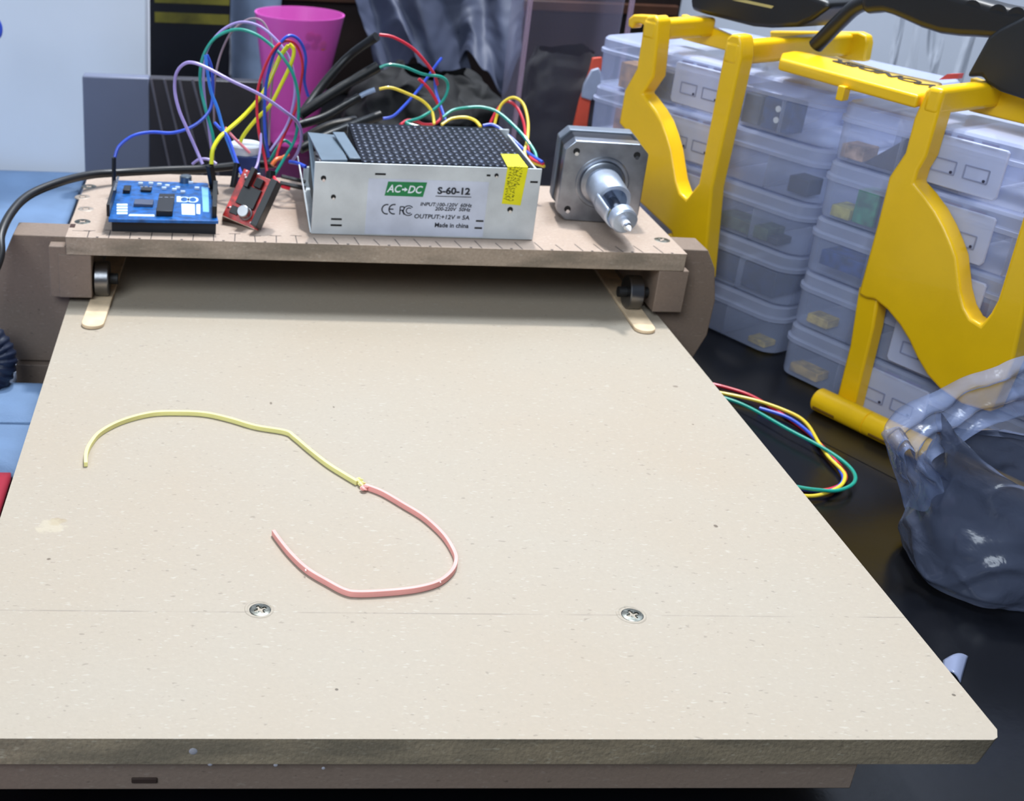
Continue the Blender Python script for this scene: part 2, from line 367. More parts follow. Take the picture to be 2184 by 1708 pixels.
# ================================================================== rubber strips on the board
def strip(name,pix,wd,ht,m,lab,cat,zoff=0):
    pts=smooth_path([atZ(x,y,.12) for x,y in pix],10); b=MB(); n=len(pts); vs=[]
    for i,p in enumerate(pts):
        d=(pts[min(i+1,n-1)]-pts[max(i-1,0)]); d.z=0; d.normalize(); nn=Vector((-d.y,d.x,0))*wd/2
        z0=.012; vs+=[(p.x-nn.x,p.y-nn.y,z0),(p.x+nn.x,p.y+nn.y,z0),(p.x+nn.x,p.y+nn.y,z0+ht),(p.x-nn.x,p.y-nn.y,z0+ht)]
    fs=[(0,1,2,3),tuple(range(4*n-4,4*n))[::-1]]
    for i in range(n-1):
        for k in range(4): fs.append((4*i+k,4*i+(k+1)%4,4*i+4+(k+1)%4,4*i+4+k))
    return b.add(vs,fs)
ye=[(183,990),(184,968),(193,947),(215,922),(262,898),(325,882),(390,880),(440,883),(490,894),(545,910),(608,921),(628,933),(660,960),(700,991),(740,1016),(762,1029)]
M_YRUB=mat('pale_yellow_rubber',(236,228,150),.5,var=.04); M_PRUB=mat('salmon_pink_rubber',(240,166,158),.5,var=.04)
rb=thing('rubber_strip','long rubber strip of pale yellow knotted to salmon pink, curled on the board','rubber strip',tuple(atZ(770,1032,0)))
strip('y',ye,.135,.19,M_YRUB,'','').build('yellow_length',M_YRUB,rb,bevel=.012,label='pale yellow half of the strip')
pk=[(778,1037),(815,1051),(860,1077),(905,1105),(945,1142),(968,1178),(972,1200),(962,1222),(935,1243),(890,1256),(830,1263),(765,1266),(735,1261),(700,1243),(655,1216),(620,1183),(594,1151),(583,1135)]
strip('p',pk,.125,.21,M_PRUB,'','').build('pink_length',M_PRUB,rb,bevel=.012,label='salmon pink half of the strip')
for px,py,m,r in ((766,1024,M_YRUB,.12),(772,1031,M_YRUB,.11),(777,1040,M_PRUB,.12)):
    p=atZ(px,py,.15); b=MB()
    def kn(u,v): 
        a=u*2*math.pi; e=(v-.5)*math.pi; q=r*(1+.22*math.sin(3*a+e*4))
        return (p.x+q*math.cos(e)*math.cos(a)*1.15,p.y+q*math.cos(e)*math.sin(a),.14+q*math.sin(e)*.8)
    b.grid(kn,20,12,True).build('knot',m,rb)
for px,py in ((652,1216),(939,1241)):
    p=atZ(px,py,.2); MB().box(p.x-.02,p.x+.02,p.y-.05,p.y+.05,.2,.215).build('crease',mat('pale_crease',(246,205,200),.5),rb)

# ================================================================== power supply
PXs,PYs,PH=11.70,31.56,3.62
ps=thing('power_supply','silver boxed power supply with a perforated dark top and printed label','power supply',(PXs+5.5,PYs+4,h))
X0,X1=PXs,PXs+11.0; Y0,Y1=PYs,PYs+7.8; Z0=h+.02; Z1=h+PH
# chassis: floor, front and back walls of folded sheet, with a lower left flange
b=MB(); b.box(X0,X1,Y0,Y0+.1,Z0,Z1).box(X0+2.25,X1,Y1-.1,Y1,Z0,Z1).box(X0,X0+2.25,Y1-.1,Y1,Z0,Z0+1.2).box(X0-.0,X1,Y0+.1,Y1-.1,Z0,Z0+.1).box(X1-.1,X1,Y0+.1,Y1-.1,Z0,Z1-.25)
case=b.build('chassis',M_CASE,ps,bevel=.03,seg=2)
MB().prism([(X0-.05,Y0+.05,Z0+.05),(X0-.05,Y1,Z0+.05),(X0-.38,Y1,Z0+1.75),(X0-.38,Y0+1.4,Z0+1.75),(X0-.1,Y0+.1,Z0+.3)],(.06,0,0)).build('side_flange',M_CASE,ps)
CX0=X0+2.25; CX1=X1-.62
# perforated cover: real holes cut in a sheet
b=MB(); nx,ny=24,13; sx=(CX1-CX0)/nx; sy=(Y1-Y0-.1)/ny; zt=Z1+.03; random.seed(2)
for j in range(ny):
    for i in range(nx):
        xa=CX0+i*sx; ya=Y0+.05+j*sy; cx=xa+sx/2; cy=ya+sy/2
        hole=(i+j)%2==0 and 1<=j<ny-1 and 1<=i<nx-2
        if not hole: b.add([(xa,ya,zt),(xa+sx,ya,zt),(xa+sx,ya+sy,zt),(xa,ya+sy,zt)],[(0,1,2,3)]); continue
        sq=[(xa,ya),(cx,ya),(xa+sx,ya),(xa+sx,cy),(xa+sx,ya+sy),(cx,ya+sy),(xa,ya+sy),(xa,cy)]
        rr=.125; an=[225,270,315,0,45,90,135,180]
        ci=[(cx+rr*math.cos(R(a)),cy+rr*math.sin(R(a))) for a in an]
        vs=[(x,y,zt) for x,y in sq]+[(x,y,zt) for x,y in ci]+[(cx+(x-cx)*.72,cy+(y-cy)*.72,zt+.035) for x,y in ci]
        b.add(vs,[(k,(k+1)%8,8+(k+1)%8,8+k) for k in range(8)]+[(8+k,8+(k+1)%8,16+(k+1)%8,16+k) for k in range(8)])
cov=b.build('perforated_cover',M_COVER,ps,solid=.05,angle=60)
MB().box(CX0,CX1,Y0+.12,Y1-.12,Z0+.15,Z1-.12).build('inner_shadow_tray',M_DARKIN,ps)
MB().box(CX1-.04,CX1,Y0+.1,Y1-.1,Z0+.3,zt).build('cover_side',M_COVER,ps)
# grey plastic terminal cover and terminal block
M_GREYP=mat('grey_flap_plastic',(96,112,126),.35)
b=MB().prism([(X0+.35,Y0+.5,Z1-.15),(X0+1.6,Y0+.5,Z1-.1),(X0+1.35,Y0+4.6,Z1+.05),(X0-.1,Y0+4.6,Z1+.15)],(0,0,.12)).prism([(X0-.1,Y0+4.6,Z1+.15),(X0+.0,Y0+4.4,Z1+.2),(X0+.2,Y0+.4,Z1-1.5),(X0+.02,Y0+.4,Z1-1.5)],(.08,0,.02))
b.build('terminal_cover',M_GREYP,ps,bevel=.03)
MB().prism([(X0+1.7,Y0+.5,Z1+.02),(X0+2.25,Y0+.5,Z1+.02),(X0+1.75,Y0+4.3,Z1+.32),(X0+1.15,Y0+4.3,Z1+.32)],(0,0,.09)).build('hinge_flap',M_GREYP,ps,bevel=.03)
tb=MB().box(X0+.25,X0+1.2,Y0+.6,Y1-.6,Z0+.5,Z0+2.2).build('terminal_block',M_BLACK,ps,bevel=.05)
for k in range(6): MB().lathe((X0+.7,Y0+1.2+k*1.0,Z0+2.2),(0,0,1),[(.22,0),(.22,.1),(.16,.14)],14).build('terminal_screw',M_STEEL,tb)
# holes, slots and printing on the front wall
def fp(px,py): return atY(px,py,Y0-.012)
for px,py,r in ((690,380,.13),(711,420,.12),(1088,447,.14),(1059,374,.10)):
    p=fp(px,py); o=MB().lathe((p.x,Y0-.004,p.z),(0,-1,0),[(r,0),(r,.012)],20).build('screw_hole',M_DARKIN,ps)
    MB().lathe((p.x+.015,Y0-.004,p.z-r*.75),(0,-1,0),[(r*.55,0),(r*.55,.018)],14).build('hole_lip',M_CHROME,o)
for pa in ([(706,467),(729,467)],[(705,480),(729,480)],[(1015,471),(1031,473)],[(1012,486),(1028,488)],[(1131,388),(1147,389)],[(800,371),(823,371)],[(1038,374),(1046,375)]):
    a=fp(*pa[0]); c_=fp(*pa[1]); MB().box(a.x,c_.x,Y0-.014,Y0+.002,a.z-.045,a.z+.045).build('slot',M_DARKIN,ps)
a=fp(786,384); c_=fp(1030,500)
lab=MB().box(a.x,c_.x,Y0-.010,Y0+.001,fp(900,502).z,fp(900,384).z).build('print_label',mat('pale_label',(204,208,222),.45),ps)
q=[fp(828,387),fp(911,389),fp(902,420),fp(820,417)]
MB().prism([(v.x,Y0-.012,v.z) for v in q],(0,-.008,0)).build('green_badge',M_GREEN,lab,bevel=.02)
XD=(1,0,-.0); ZD=(0,0,1)
def ptext(body,px,py,size,m,sq=1,shear=0,bold=.0,nm='printed_text',yo=.024):
    p=atY(px,py,Y0-.02); return text(bold,nm,body,(p.x,Y0-yo,p.z),(1,0,0),(0,0,1),size,m,lab,shear=shear,squeeze=sq)
ptext('AC',840,403,.52,M_WHITE,.90,.25,.010,yo=.026); ptext('DC',884,405,.52,M_WHITE,.90,.25,.010,yo=.026)
p=fp(863,404); MB().prism([(p.x-.13,Y0-.022,p.z-.04),(p.x+.0,Y0-.022,p.z-.04),(p.x+.0,Y0-.022,p.z-.11),(p.x+.15,Y0-.022,p.z),(p.x+.0,Y0-.022,p.z+.11),(p.x,Y0-.022,p.z+.04),(p.x-.13,Y0-.022,p.z+.04)],(0,-.006,0)).build('arrow_mark',M_WHITE,lab)
ptext('S-60-12',968,408,.46,M_INK,1.12,0,.016)
a=fp(929,418); c_=fp(1005,420); MB().box(a.x,c_.x,Y0-.02,Y0-.012,a.z-.02,a.z+.015).build('underline',M_INK,lab)
ptext('INPUT:100-120V  60Hz',951,437,.25,M_INK,1.04,.15,.004); ptext('200-220V  50Hz',965,446.5,.25,M_INK,1.04,.15,.004)
ptext('OUTPUT:+12V = 5A',942,463,.30,M_INK,1.05,.1,.005); ptext('Made in china',963,481,.32,M_INK,.95,0,.006)
# CE mark and FC mark drawn as arcs
def arc(cx,cz,r,a0,a1,wd=.045):
    return [(cx+r*math.cos(R(a0+(a1-a0)*k/12)),Y0-.022,cz+r*math.sin(R(a0+(a1-a0)*k/12))) for k in range(13)]
def flat(b,pts,wd):
    pts=[Vector(p) for p in pts]
    for p,q in zip(pts,pts[1:]):
        d=(q-p).normalized(); nn=Vector((-d.z,0,d.x))*wd/2; b.prism([p-nn,q-nn,q+nn,p+nn],(0,-.005,0))
b=MB(); p=fp(825,446); flat(b,arc(p.x,p.z,.24,75,285),.06); p=fp(840,446); flat(b,arc(p.x,p.z,.24,75,285),.06); flat(b,[(p.x-.22,Y0-.022,p.z),(p.x-.02,Y0-.022,p.z)],.06)
b.build('ce_mark',M_INK,lab)
b=MB(); p=fp(853,449); flat(b,[(p.x,Y0-.022,p.z-.2),(p.x,Y0-.022,p.z+.2),(p.x+.17,Y0-.022,p.z+.2),(p.x+.2,Y0-.022,p.z+.1),(p.x+.15,Y0-.022,p.z+.02),(p.x,Y0-.022,p.z+.02)],.05); flat(b,[(p.x+.1,Y0-.022,p.z+.02),(p.x+.22,Y0-.022,p.z-.2)],.05)
p=fp(871,449); flat(b,arc(p.x,p.z,.25,40,320),.045); flat(b,arc(p.x+.03,p.z,.14,50,310),.045); b.build('fcc_mark',M_INK,lab)
# yellow warning sticker folded over the top edge
q=[fp(1083,351),fp(1127,352),fp(1110,438),fp(1070,434)]
b=MB().prism([(v.x,Y0-.012,min(v.z,Z1+.04)) for v in q],(0,-.01,0))
e=[atZ(1068,328,Z1+.07),atZ(1105,329,Z1+.07)]
b.prism([(q[0].x,Y0-.02,Z1+.06),(q[1].x,Y0-.02,Z1+.06),(e[1].x,e[1].y,Z1+.06),(e[0].x,e[0].y,Z1+.06)],(0,0,.012))
stk=b.build('warning_sticker',M_YSTK,ps)
b=MB(); random.seed(7)
for col in range(4):
    for k in range(13):
        u=.16+col*.17; v=.06+k*.068
        if col==3 and k>6: continue
        A=q[0].lerp(q[1],u); B_=q[3].lerp(q[2],u); c0=A.lerp(B_,v)
        for _ in range(3):
            dx,dz=random.uniform(-.06,.06),random.uniform(-.05,.05)
            flat(b,[(c0.x+dx-.05*random.choice((0,1)),Y0-.024,c0.z+dz-.01),(c0.x+dx+.05,Y0-.024,c0.z+dz+random.uniform(-.05,.05))],.022)
b.build('sticker_marks',M_YINK,stk)
# ================================================================== stepper motor with pen holder on its shaft
mo=thing('stepper_motor','square stepper motor with silver face and shaft coupling pointing at the viewer','motor',tuple(atZ(1270,440,h)))
MX=Vector((math.cos(R(-7)),math.sin(R(-7)),0)); MY=Vector((-MX.y,MX.x,0)) # MX along face, MY away from viewer
mc=atZ(1184,469,h)            # near left bottom corner of the face
MS=4.2
def mf(x,y,z): return mc+MX*x+MY*y+Vector((0,0,z+.03))
def sq(y,inset,ch,xs=0):
    a,bb=inset,MS-inset
    return [mf(x,y,z) for x,z in ((a+ch,a),(bb-ch,a),(bb,a+ch),(bb,bb-ch),(bb-ch,bb),(a+ch,bb),(a,bb-ch),(a,a+ch))]
MB().prism(sq(0,0,.48),MY*.85).build('face_plate',M_ALU,mo,bevel=.05)
MB().prism(sq(.85,.09,.5),MY*1.5).build('laminated_core',mat('dark_laminations',(34,36,44),.4,.5),mo,bevel=.04)
MB().prism(sq(2.35,0,.48),MY*.95).build('rear_cap',mat('dull_cast_metal',(120,128,140),.5,.6),mo,bevel=.05)
def sh(x,y,z): return mf(MS/2+x,y,MS/2+z)
for x,z in ((-1.52,1.55),(1.52,1.55),(-1.55,-1.5),(1.55,-1.5)):
    o=MB().lathe(sh(x,-.004,z),-MY,[(.17,0),(.17,.014)],18).build('mounting_hole',M_DARKIN,mo)
    MB().lathe(sh(x+.03,-.004,z-.13),-MY,[(.10,0),(.10,.02)],12).build('hole_lip',M_CHROME,o)
MB().lathe(sh(0,0,0),-MY,[(1.38,-.01),(1.32,.04),(1.16,.05),(1.1,.02),(1.1,.18),(1.03,.22),(.5,.22)],48).build('pilot_ring',M_ALU,mo)
ax=(-MY+MX*.14+Vector((0,0,-.16))).normalized()
M_COUP=mat('turned_aluminium',(196,206,222),.38,.75,bump=.15,bscale=900)
def cyl(name,d0,prof,m,off=(0,0),n=40,par=mo,close=True):
    base=sh(off[0],0,off[1])+ax*d0; return MB().lathe(base,ax,prof,n,close).build(name,m,par)
cp=cyl('shaft_coupling',.2,[(.86,0),(.9,.06),(.9,1.9),(.86,1.96),(.68,1.96),(.66,1.2),(.1,1.2)],M_COUP)
# lower trough that carries on past the cut-away
b=MB(); base=sh(0,0,0)+ax*2.1; xx=MX; yy=ax.cross(xx).normalized()
if yy.z<0: yy=-yy
def tr(u,v): 
    a=math.pi*(.86+1.05*u); r=.88-.14*v; return base+ax*(v*1.6)+xx*math.cos(a)*r+yy*math.sin(a)*r
b.grid(tr,24,8).build('coupling_trough',M_COUP,mo,solid=.12)
cyl('motor_shaft',.1,[(.26,0),(.26,3.9)],M_CHROME,par=mo)
o=cyl('clamp_screw',2.9,[(.05,0),(.2,.02),(.24,.12),(.2,.3),(.05,.34)],mat('brass_screw',(205,185,110),.25,1),off=(-.5,-.18),n=14)
cyl('collar',3.5,[(.58,0),(.64,.04),(.64,.6),(.56,.68),(.2,.70)],M_COUP,off=(.02,-.08))
cyl('pen_barrel',4.1,[(.19,0),(.20,.05),(.20,.52),(.16,.55)],mat('white_tip_plastic',(235,235,240),.3),off=(.02,-.08),n=20)
cyl('pen_ring',4.58,[(.15,0),(.2,.02),(.2,.16),(.14,.2)],M_CHROME,off=(.02,-.08),n=20)
cyl('pen_tip',4.76,[(.15,0),(.13,.12),(.03,.34)],mat('white_tip_plastic',(235,235,240),.3),off=(.02,-.08),n=16)

# ================================================================== blue microcontroller board
PZ=h+.75
ab=thing('microcontroller_board','blue microcontroller circuit board with a black chip and white logo','circuit board',tuple(atZ(345,450,h)))
A0=atZ(231,467,PZ); A1=atZ(466,471,PZ); A3=atZ(250,384,PZ+.0); A2=atZ(443,390,PZ)
def ap(u,v,z=0): 
    p=(A0.lerp(A1,u)).lerp(A3.lerp(A2,u),v); return Vector((p.x,p.y,PZ+z))
MB().prism([ap(0,0,-.16),ap(1,0,-.16),ap(1,1,-.16),ap(0,1,-.16)],(0,0,.16)).build('blue_board',M_PCB,ab,bevel=.02)
def chip(name,px0,py0,px1,py1,ht,m,par=ab,bev=.02,z0=.005):
    p=atZ(px0,py0,PZ); q=atZ(px1,py1,PZ); return MB().box(min(p.x,q.x),max(p.x,q.x),min(p.y,q.y),max(p.y,q.y),PZ+z0,PZ+ht).build(name,m,par,bevel=bev)
mc_=chip('main_chip',333,461,373,425,.28,M_BLACK)
for k in range(3):
    p=atZ(343+k*12,421,PZ+.28); MB().box(p.x-.09,p.x+.09,p.y-.08,p.y+.02,PZ+.2,PZ+.30).build('chip_pin',M_CHROME,mc_)
chip('grey_chip',285,441,328,432,.16,mat('grey_chip_face',(70,78,100),.4))
chip('small_chip',262,413,280,403,.2,M_BLACK); chip('small_chip',300,410,324,404,.14,M_BLACK)
for k in range(3):
    p=atZ(302+k*10,406,PZ); MB().box(p.x-.07,p.x+.07,p.y-.1,p.y+.1,PZ+.1,PZ+.2).build('solder_pad',M_CHROME,ab)
for px,py in ((322,394),(340,396),(357,399),(379,403),(372,407),(390,412),(420,404),(407,392),(300,394),(350,404)):
    p=atZ(px,py,PZ); MB().box(p.x-.12,p.x+.12,p.y-.09,p.y+.09,PZ,PZ+.13).build('tiny_component',mat('pale_component',(190,205,225),.3),ab,bevel=.02)
M_SILK=mat('white_silkscreen',(212,232,248),.5)
def silk(name,pp,ht=.012,m=M_SILK):
    v=[atZ(x,y,PZ) for x,y in pp]; MB().prism([(p.x,p.y,PZ+.003) for p in v],(0,0,ht)).build(name,m,ab)
silk('white_square_print',[(388,458),(416,459),(415,436),(387,435)])
b=MB()
for cx in (-.22,.22):
    p=atZ(402,426,PZ)
    pts=[Vector((p.x+cx+.23*math.cos(a),p.y+.42*math.sin(a),PZ+.006)) for a in [2*math.pi*k/20 for k in range(21)]]
    for s,e in zip(pts,pts[1:]):
        d=(e-s).normalized(); nn=Vector((-d.y,d.x,0))*.05; b.prism([s-nn,e-nn,e+nn,s+nn],(0,0,.008))
b.build('infinity_logo',M_SILK,ab)
silk('white_bar_print',[(377,431),(386,431),(385,419),(377,419)])
for k in range(4): silk('white_line_print',[(249,457-k*6),(272,457-k*6),(272,453-k*6),(249,453-k*6)])
silk('white_line_print',[(274,461),(330,462),(329,458),(276,457)]); silk('white_line_print',[(419,456),(427,457),(427,436),(419,436)])
silk('pale_print_patch',[(433,452),(446,453),(444,400),(430,399)],m=mat('pale_blue_print',(120,178,228),.4))
# header sockets along both sides, dark gap shade beneath and pads
l=chip('header_socket',234,462,243,409,.6,M_BLACK); chip('header_socket',452,465,464,409,.6,M_BLACK)
MB().prism([ap(.012,.4,.605),ap(.04,.4,.605),ap(.045,.78,.605),ap(.02,.78,.605)],(0,0,.02)).build('pin_holes',mat('worn_silver_pins',(160,168,178),.35,.7,var=.5,scale=900,c2=(20,22,26)),ab)
p=atZ(396,388,PZ); o=MB().lathe((p.x,p.y,PZ),(0,0,1),[(.32,0),(.32,.3),(.28,.34),(.05,.34)],26).build('round_capacitor',mat('grey_can',(120,130,135),.3,.9),ab)
MB().box(A0.x+.12,A1.x-.12,A0.y+.4,A2.y-.3,h+.004,PZ-.17).build('gap_shade',mat('gap_shade_black',(22,24,30),.5),ab)  # near-black block standing in for the shadow beneath the raised board
# ================================================================== red driver board tilted on a foam block
r0=atZ(474,459,h+.45); r1=atZ(549,491,h+.03)
ux=(r1-r0).normalized(); 
up2=(atY(487,352,r0.y+1.3)-r0); ul=up2.length; uy=up2.normalized(); uy=(uy-ux*uy.dot(ux)).normalized(); un=ux.cross(uy).normalized()
if un.y>0: un=-un
rdb=thing('motor_driver_board','small red circuit board tilted up with a silver dial and black sockets','circuit board',(r0.x,r0.y,h))
uw=(r1-r0).length
def rp(u,v,n=0): return r0+ux*(u*uw)+uy*(v*ul)+un*n
def rbox(name,u0,u1,v0,v1,n0,n1,m,par=rdb,bev=.02):
    vs=[rp(u,v,n) for n in (n0,n1) for v in (v0,v1) for u in (u0,u1)]
    return MB().add(vs,[(0,2,3,1),(4,5,7,6),(0,1,5,4),(2,6,7,3),(0,4,6,2),(1,3,7,5)]).build(name,m,par,bevel=bev)
rbox('red_board',0,1,0,1,-.16,0,M_RPCB)
rbox('edge_layer',0,1,-.012,0,-.16,0,mat('pale_board_edge',(214,190,170),.5))
rbox('black_chip',.20,.70,.32,.72,.0,.2,M_BLACK); rbox('black_chip',.14,.36,.10,.26,.0,.10,M_BLACK)
rbox('black_socket',.90,1.08,.02,.98,.0,.8,M_BLACK); rbox('black_socket',.26,.38,.66,1.06,.0,.5,M_BLACK)
rbox('heat_sink',.46,.66,.74,.92,.0,.3,M_DARKIN)
d=MB().lathe(rp(.56,.2,0),un,[(.34,0),(.34,.18),(.30,.2),(.30,.62),(.26,.66),(.04,.66)],26).build('trimmer_dial',mat('satin_dial_metal',(150,150,152),.35,.8),rdb)
random.seed(3)
for k in range(16):
    u=random.choice((random.uniform(.02,.14),random.uniform(.8,.85))) if k<12 else random.uniform(.1,.8); v=random.uniform(.04,.96)
    rbox('solder_joint',u,u+.05,v,v+.035,0,.06,mat('white_solder',(235,215,215),.3) if k%3 else M_DARKIN)
MB().prism([rp(-.0,.0,-.17),rp(1,0,-.17),Vector((r1.x,r1.y+.5,h+.01)),Vector((r0.x,r0.y+.5,h+.01))],(0,.6,0)).build('support_block',mat('brown_grey_block',(120,96,88),.6),rdb)
# blue module with a white cap, standing behind the red board
g=atY(520,345,38.2)
bm_=thing('relay_module','blue module with a white oval cap behind the red board','electronic module',(g.x,38.2,h))
MB().box(g.x-.35,g.x+.85,38.0,39.6,h+.02,h+2.0).build('blue_module_body',mat('deep_blue_module',(24,52,110),.4),bm_,bevel=.06)
MB().lathe((g.x+.1,38.9,h+2.0),(0,0,1),[(.85,0),(.88,.08),(.88,.42),(.8,.5),(.1,.5)],32).build('white_cap',mat('white_cap_plastic',(225,232,238),.35),bm_)
MB().box(g.x-.5,g.x+.9,37.9,38.0,h+.9,h+1.15).build('metal_bar',M_CHROME,bm_,bevel=.02)

# ================================================================== wires
WC={'red':(214,42,62),'blue':(52,86,208),'lightblue':(52,120,214),'green':(16,150,132),'yellow':(236,206,60),'lime':(240,236,40),'lavender':(168,148,208),'greypink':(150,128,140),'pink':(240,140,150),'orange':(240,120,60),'black':(16,17,20)}
def wm(c): return mat('wire_'+c,WC[c],.38,coat=.2)
def wire(c,pts,lab,r=.085,name='jumper_wire',group='jumper wires over the circuit boards',tube=None,cat='wire'):
    pp=smooth_path([atY(*p) for p in pts],7)
    o=MB().tube(pp,r,9).build(name,wm(c)); tag(o,lab,cat,group); return o
def housing(p0,p1,r,name='wire_plug',parent=None,lab=None,group=None):
    a=atY(*p0); b_=atY(*p1); d=(b_-a); o=MB().tube([a,b_],r,4).build(name,M_BLACK,parent,bevel=.02)
    if lab: tag(o,lab,'plug',group)
    return o
def plug(p0,p1,r,lab): return housing(p0,p1,r,lab=lab,group='black wire plugs on the circuit boards')
plug((243,400,37),(243,336,37),.12,'tall thin black plug at the left edge of the blue board')
plug((458,415,37),(447,352,36.6),.22,'wide black plug at the right edge of the blue board')
plug((497,400,35.5),(506,348,36),.18,'black plug rising from the top of the red board')
plug((570,450,36),(578,365,37),.26,'large black plug standing right of the red board')
plug((652,402,36),(597,390,36),.13,'lower black ferrule plugged into the terminal end')
plug((652,388,37),(600,376,37),.11,'upper black ferrule plugged into the terminal end')
wire('lavender',[(432,350,36.5),(418,318,36.8),(399,275,37),(382,235,37.2),(373,195,37.4),(375,160,37.5),(388,140,37.4),(407,133,37.2),(438,143,37),(493,172,36.8),(555,202,36.8),(608,238,37.2),(635,262,38),(643,292,38.5),(636,322,39),(622,345,39.5)],'thick lavender wire arching left then sloping down in front of the others')
wire('blue',[(245,335,37),(254,312,37.2),(283,290,37.5),(322,282,38),(370,283,38.4),(415,267,38.6),(447,235,38.8),(454,193,39),(451,145,39),(441,117,39)],'blue wire running from the far left plug to the right')
wire('lightblue',[(438,117,38.6),(442,150,38.4),(450,195,38.2),(464,232,38),(477,278,37.6),(492,318,37),(504,352,36.6)],'light blue wire dropping straight to the red board')
wire('green',[(458,318,39),(453,285,39),(440,240,39.2),(429,193,39.5),(427,155,39.6),(435,116,39.8),(460,80,40),(502,63,40),(541,71,39.8),(579,97,39.6),(608,129,39.2),(628,167,39),(637,219,39),(631,290,39),(608,335,38.6),(580,382,38)],'green wire making the large arch at the left')
wire('lavender',[(451,318,40),(445,270,40),(438,225,40),(434,167,40.2),(441,109,40.5),(470,68,40.6),(509,48,40.6),(547,53,40.5),(580,76,40.2),(612,115,40),(626,155,39.8),(628,206,39.6),(612,267,39.4),(576,322,39)],'lavender wire following the green arch on its outside',r=.075)
wire('greypink',[(457,262,41),(456,200,41),(462,148,41),(475,104,41.2),(496,66,41.2),(528,42,41.2),(554,42,41),(570,61,40.8),(580,93,40.5),(582,150,40.2),(576,230,40),(574,310,39.6)],'greyish pink wire with the highest arch',r=.06)
wire('blue',[(573,335,38.6),(566,290,38.6),(564,241,38.8),(568,177,39),(583,119,39),(602,87,39),(621,76,39.2),(641,90,39.6),(652,122,40),(649,171,40.4),(657,205,40.8)],'blue wire bent in a narrow hoop before the pink cup')
wire('red',[(576,425,36.6),(567,350,37.6),(552,280,38),(548,209,38.4),(560,155,38.6),(586,103,38.8),(612,87,39.2),(634,100,39.6),(645,138,40),(641,180,40.2),(631,232,40),(605,290,39.6),(592,325,39),(587,356,38.6)],'red wire bent in a narrow hoop inside the blue one',r=.075)
wire('lime',[(451,350,36.6),(454,319,36.8),(468,294,37.2),(483,280,37.6),(522,245,38.4),(560,200,39),(582,155,39.4),(598,120,39.6),(615,97,39.6)],'thick bright yellow wire rising from the wide plug',r=.115)
wire('lime',[(505,335,38.6),(516,295,38.8),(547,254,39),(576,225,39.2),(600,180,39.4),(620,138,39.5),(627,108,39.6),(617,94,39.6)],'bright yellow wire rising from behind the red board',r=.105)
wire('lavender',[(517,398,35.2),(536,372,35.8),(549,350,36.6),(556,310,37.5),(556,285,38)],'short lavender wire curving up from the red board',r=.07)
wire('pink',[(480,272,37.8),(500,295,37.6),(518,312,37.6),(533,326,37.6)],'short pink wire end lying across the white cap',r=.075)
wire('blue',[(458,262,38.2),(470,275,37.8),(486,292,37.2),(500,330,36.6),(515,372,35.6)],'dark blue wire bending down to the red board',r=.08)
wire('orange',[(580,352,38.4),(590,340,38.6),(604,336,39),(614,330,39.4)],'short orange wire between the plugs',r=.12)
wire('green',[(575,345,39.4),(590,318,39.6),(606,300,39.8),(622,310,40)],'short green wire behind the orange one',r=.09)
wire('red',[(584,378,36.8),(590,388,36.4),(604,398,36),(618,402,36)],'short red wire entering the lower black ferrule',r=.1)
wire('blue',[(618,345,38.6),(634,348,38),(652,356,37.4)],'short blue wire entering the terminal end',r=.1)
wire('lavender',[(410,350,38.4),(425,340,38.4),(445,340,38.4),(462,350,38.2)],'small lavender loop behind the wide black plug',r=.08)
G2='loose wires behind the power supply'
def w2(c,pts,lab,r=.085): return wire(c,pts,lab,r,group=G2)
w2('red',[(809,74,42),(838,79,42),(876,100,42),(902,126,42),(925,157,42.2),(933,180,42.8)],'red wire sloping down from the top, highest of the loose ends')
w2('red',[(893,168,43),(915,190,43),(934,222,43),(941,248,42.6),(928,263,42),(905,265,41.6),(889,259,41.4),(870,256,41.2),(854,266,40.6)],'red wire dropping in an S behind the perforated top')
w2('green',[(810,144,42),(831,138,42),(863,143,42),(902,158,42),(941,164,42.2),(955,180,42.4),(950,206,42.2),(931,229,42),(896,251,41.4),(866,261,40.8),(897,271,40.4)],'green wire from the top sleeve doubling back to the perforated top')
w2('yellow',[(809,190,42),(834,187,42),(870,200,42),(902,216,42),(921,238,41.8),(926,264,41.2)],'yellow wire curving down from the clear-tipped sleeve')
w2('blue',[(812,253,42),(838,248,42),(863,225,42.4),(889,196,42.8),(915,161,43.2),(931,138,43.4),(942,124,43.6)],'blue wire rising steeply from the lowest sleeve')
w2('blue',[(928,162,43.6),(929,193,43.4),(937,219,43),(950,256,42)],'blue wire dropping vertically behind the green bend')
w2('green',[(945,250,41.6),(966,235,42),(1000,229,42.4),(1031,229,42.4),(1063,240,42),(1102,274,41),(1127,303,40),(1141,325,39.2),(1145,340,38.6)],'green wire making the long low arch to the motor')
w2('yellow',[(942,266,41.4),(963,253,41.8),(992,250,42),(1013,257,41.6),(1025,270,41)],'yellow wire making a small low arch over the perforated top')
w2('yellow',[(1054,268,42.4),(1062,240,42.8),(1073,219,43),(1095,208,43),(1116,222,42.6),(1126,258,41.6),(1125,296,40.6),(1119,325,39.6),(1129,343,39),(1161,355,38)],'yellow wire making the tall arch beside the motor')
w2('red',[(1046,262,42.6),(1060,235,43),(1080,216,43.2),(1101,227,42.8),(1116,258,42),(1122,292,41),(1128,325,39.8),(1136,340,38.8),(1159,350,38)],'red wire following just inside the tall yellow arch')
w2('blue',[(1030,268,41.6),(1054,267,41.6),(1089,293,40.8),(1121,322,39.8),(1157,346,38)],'blue wire descending straight to the motor')
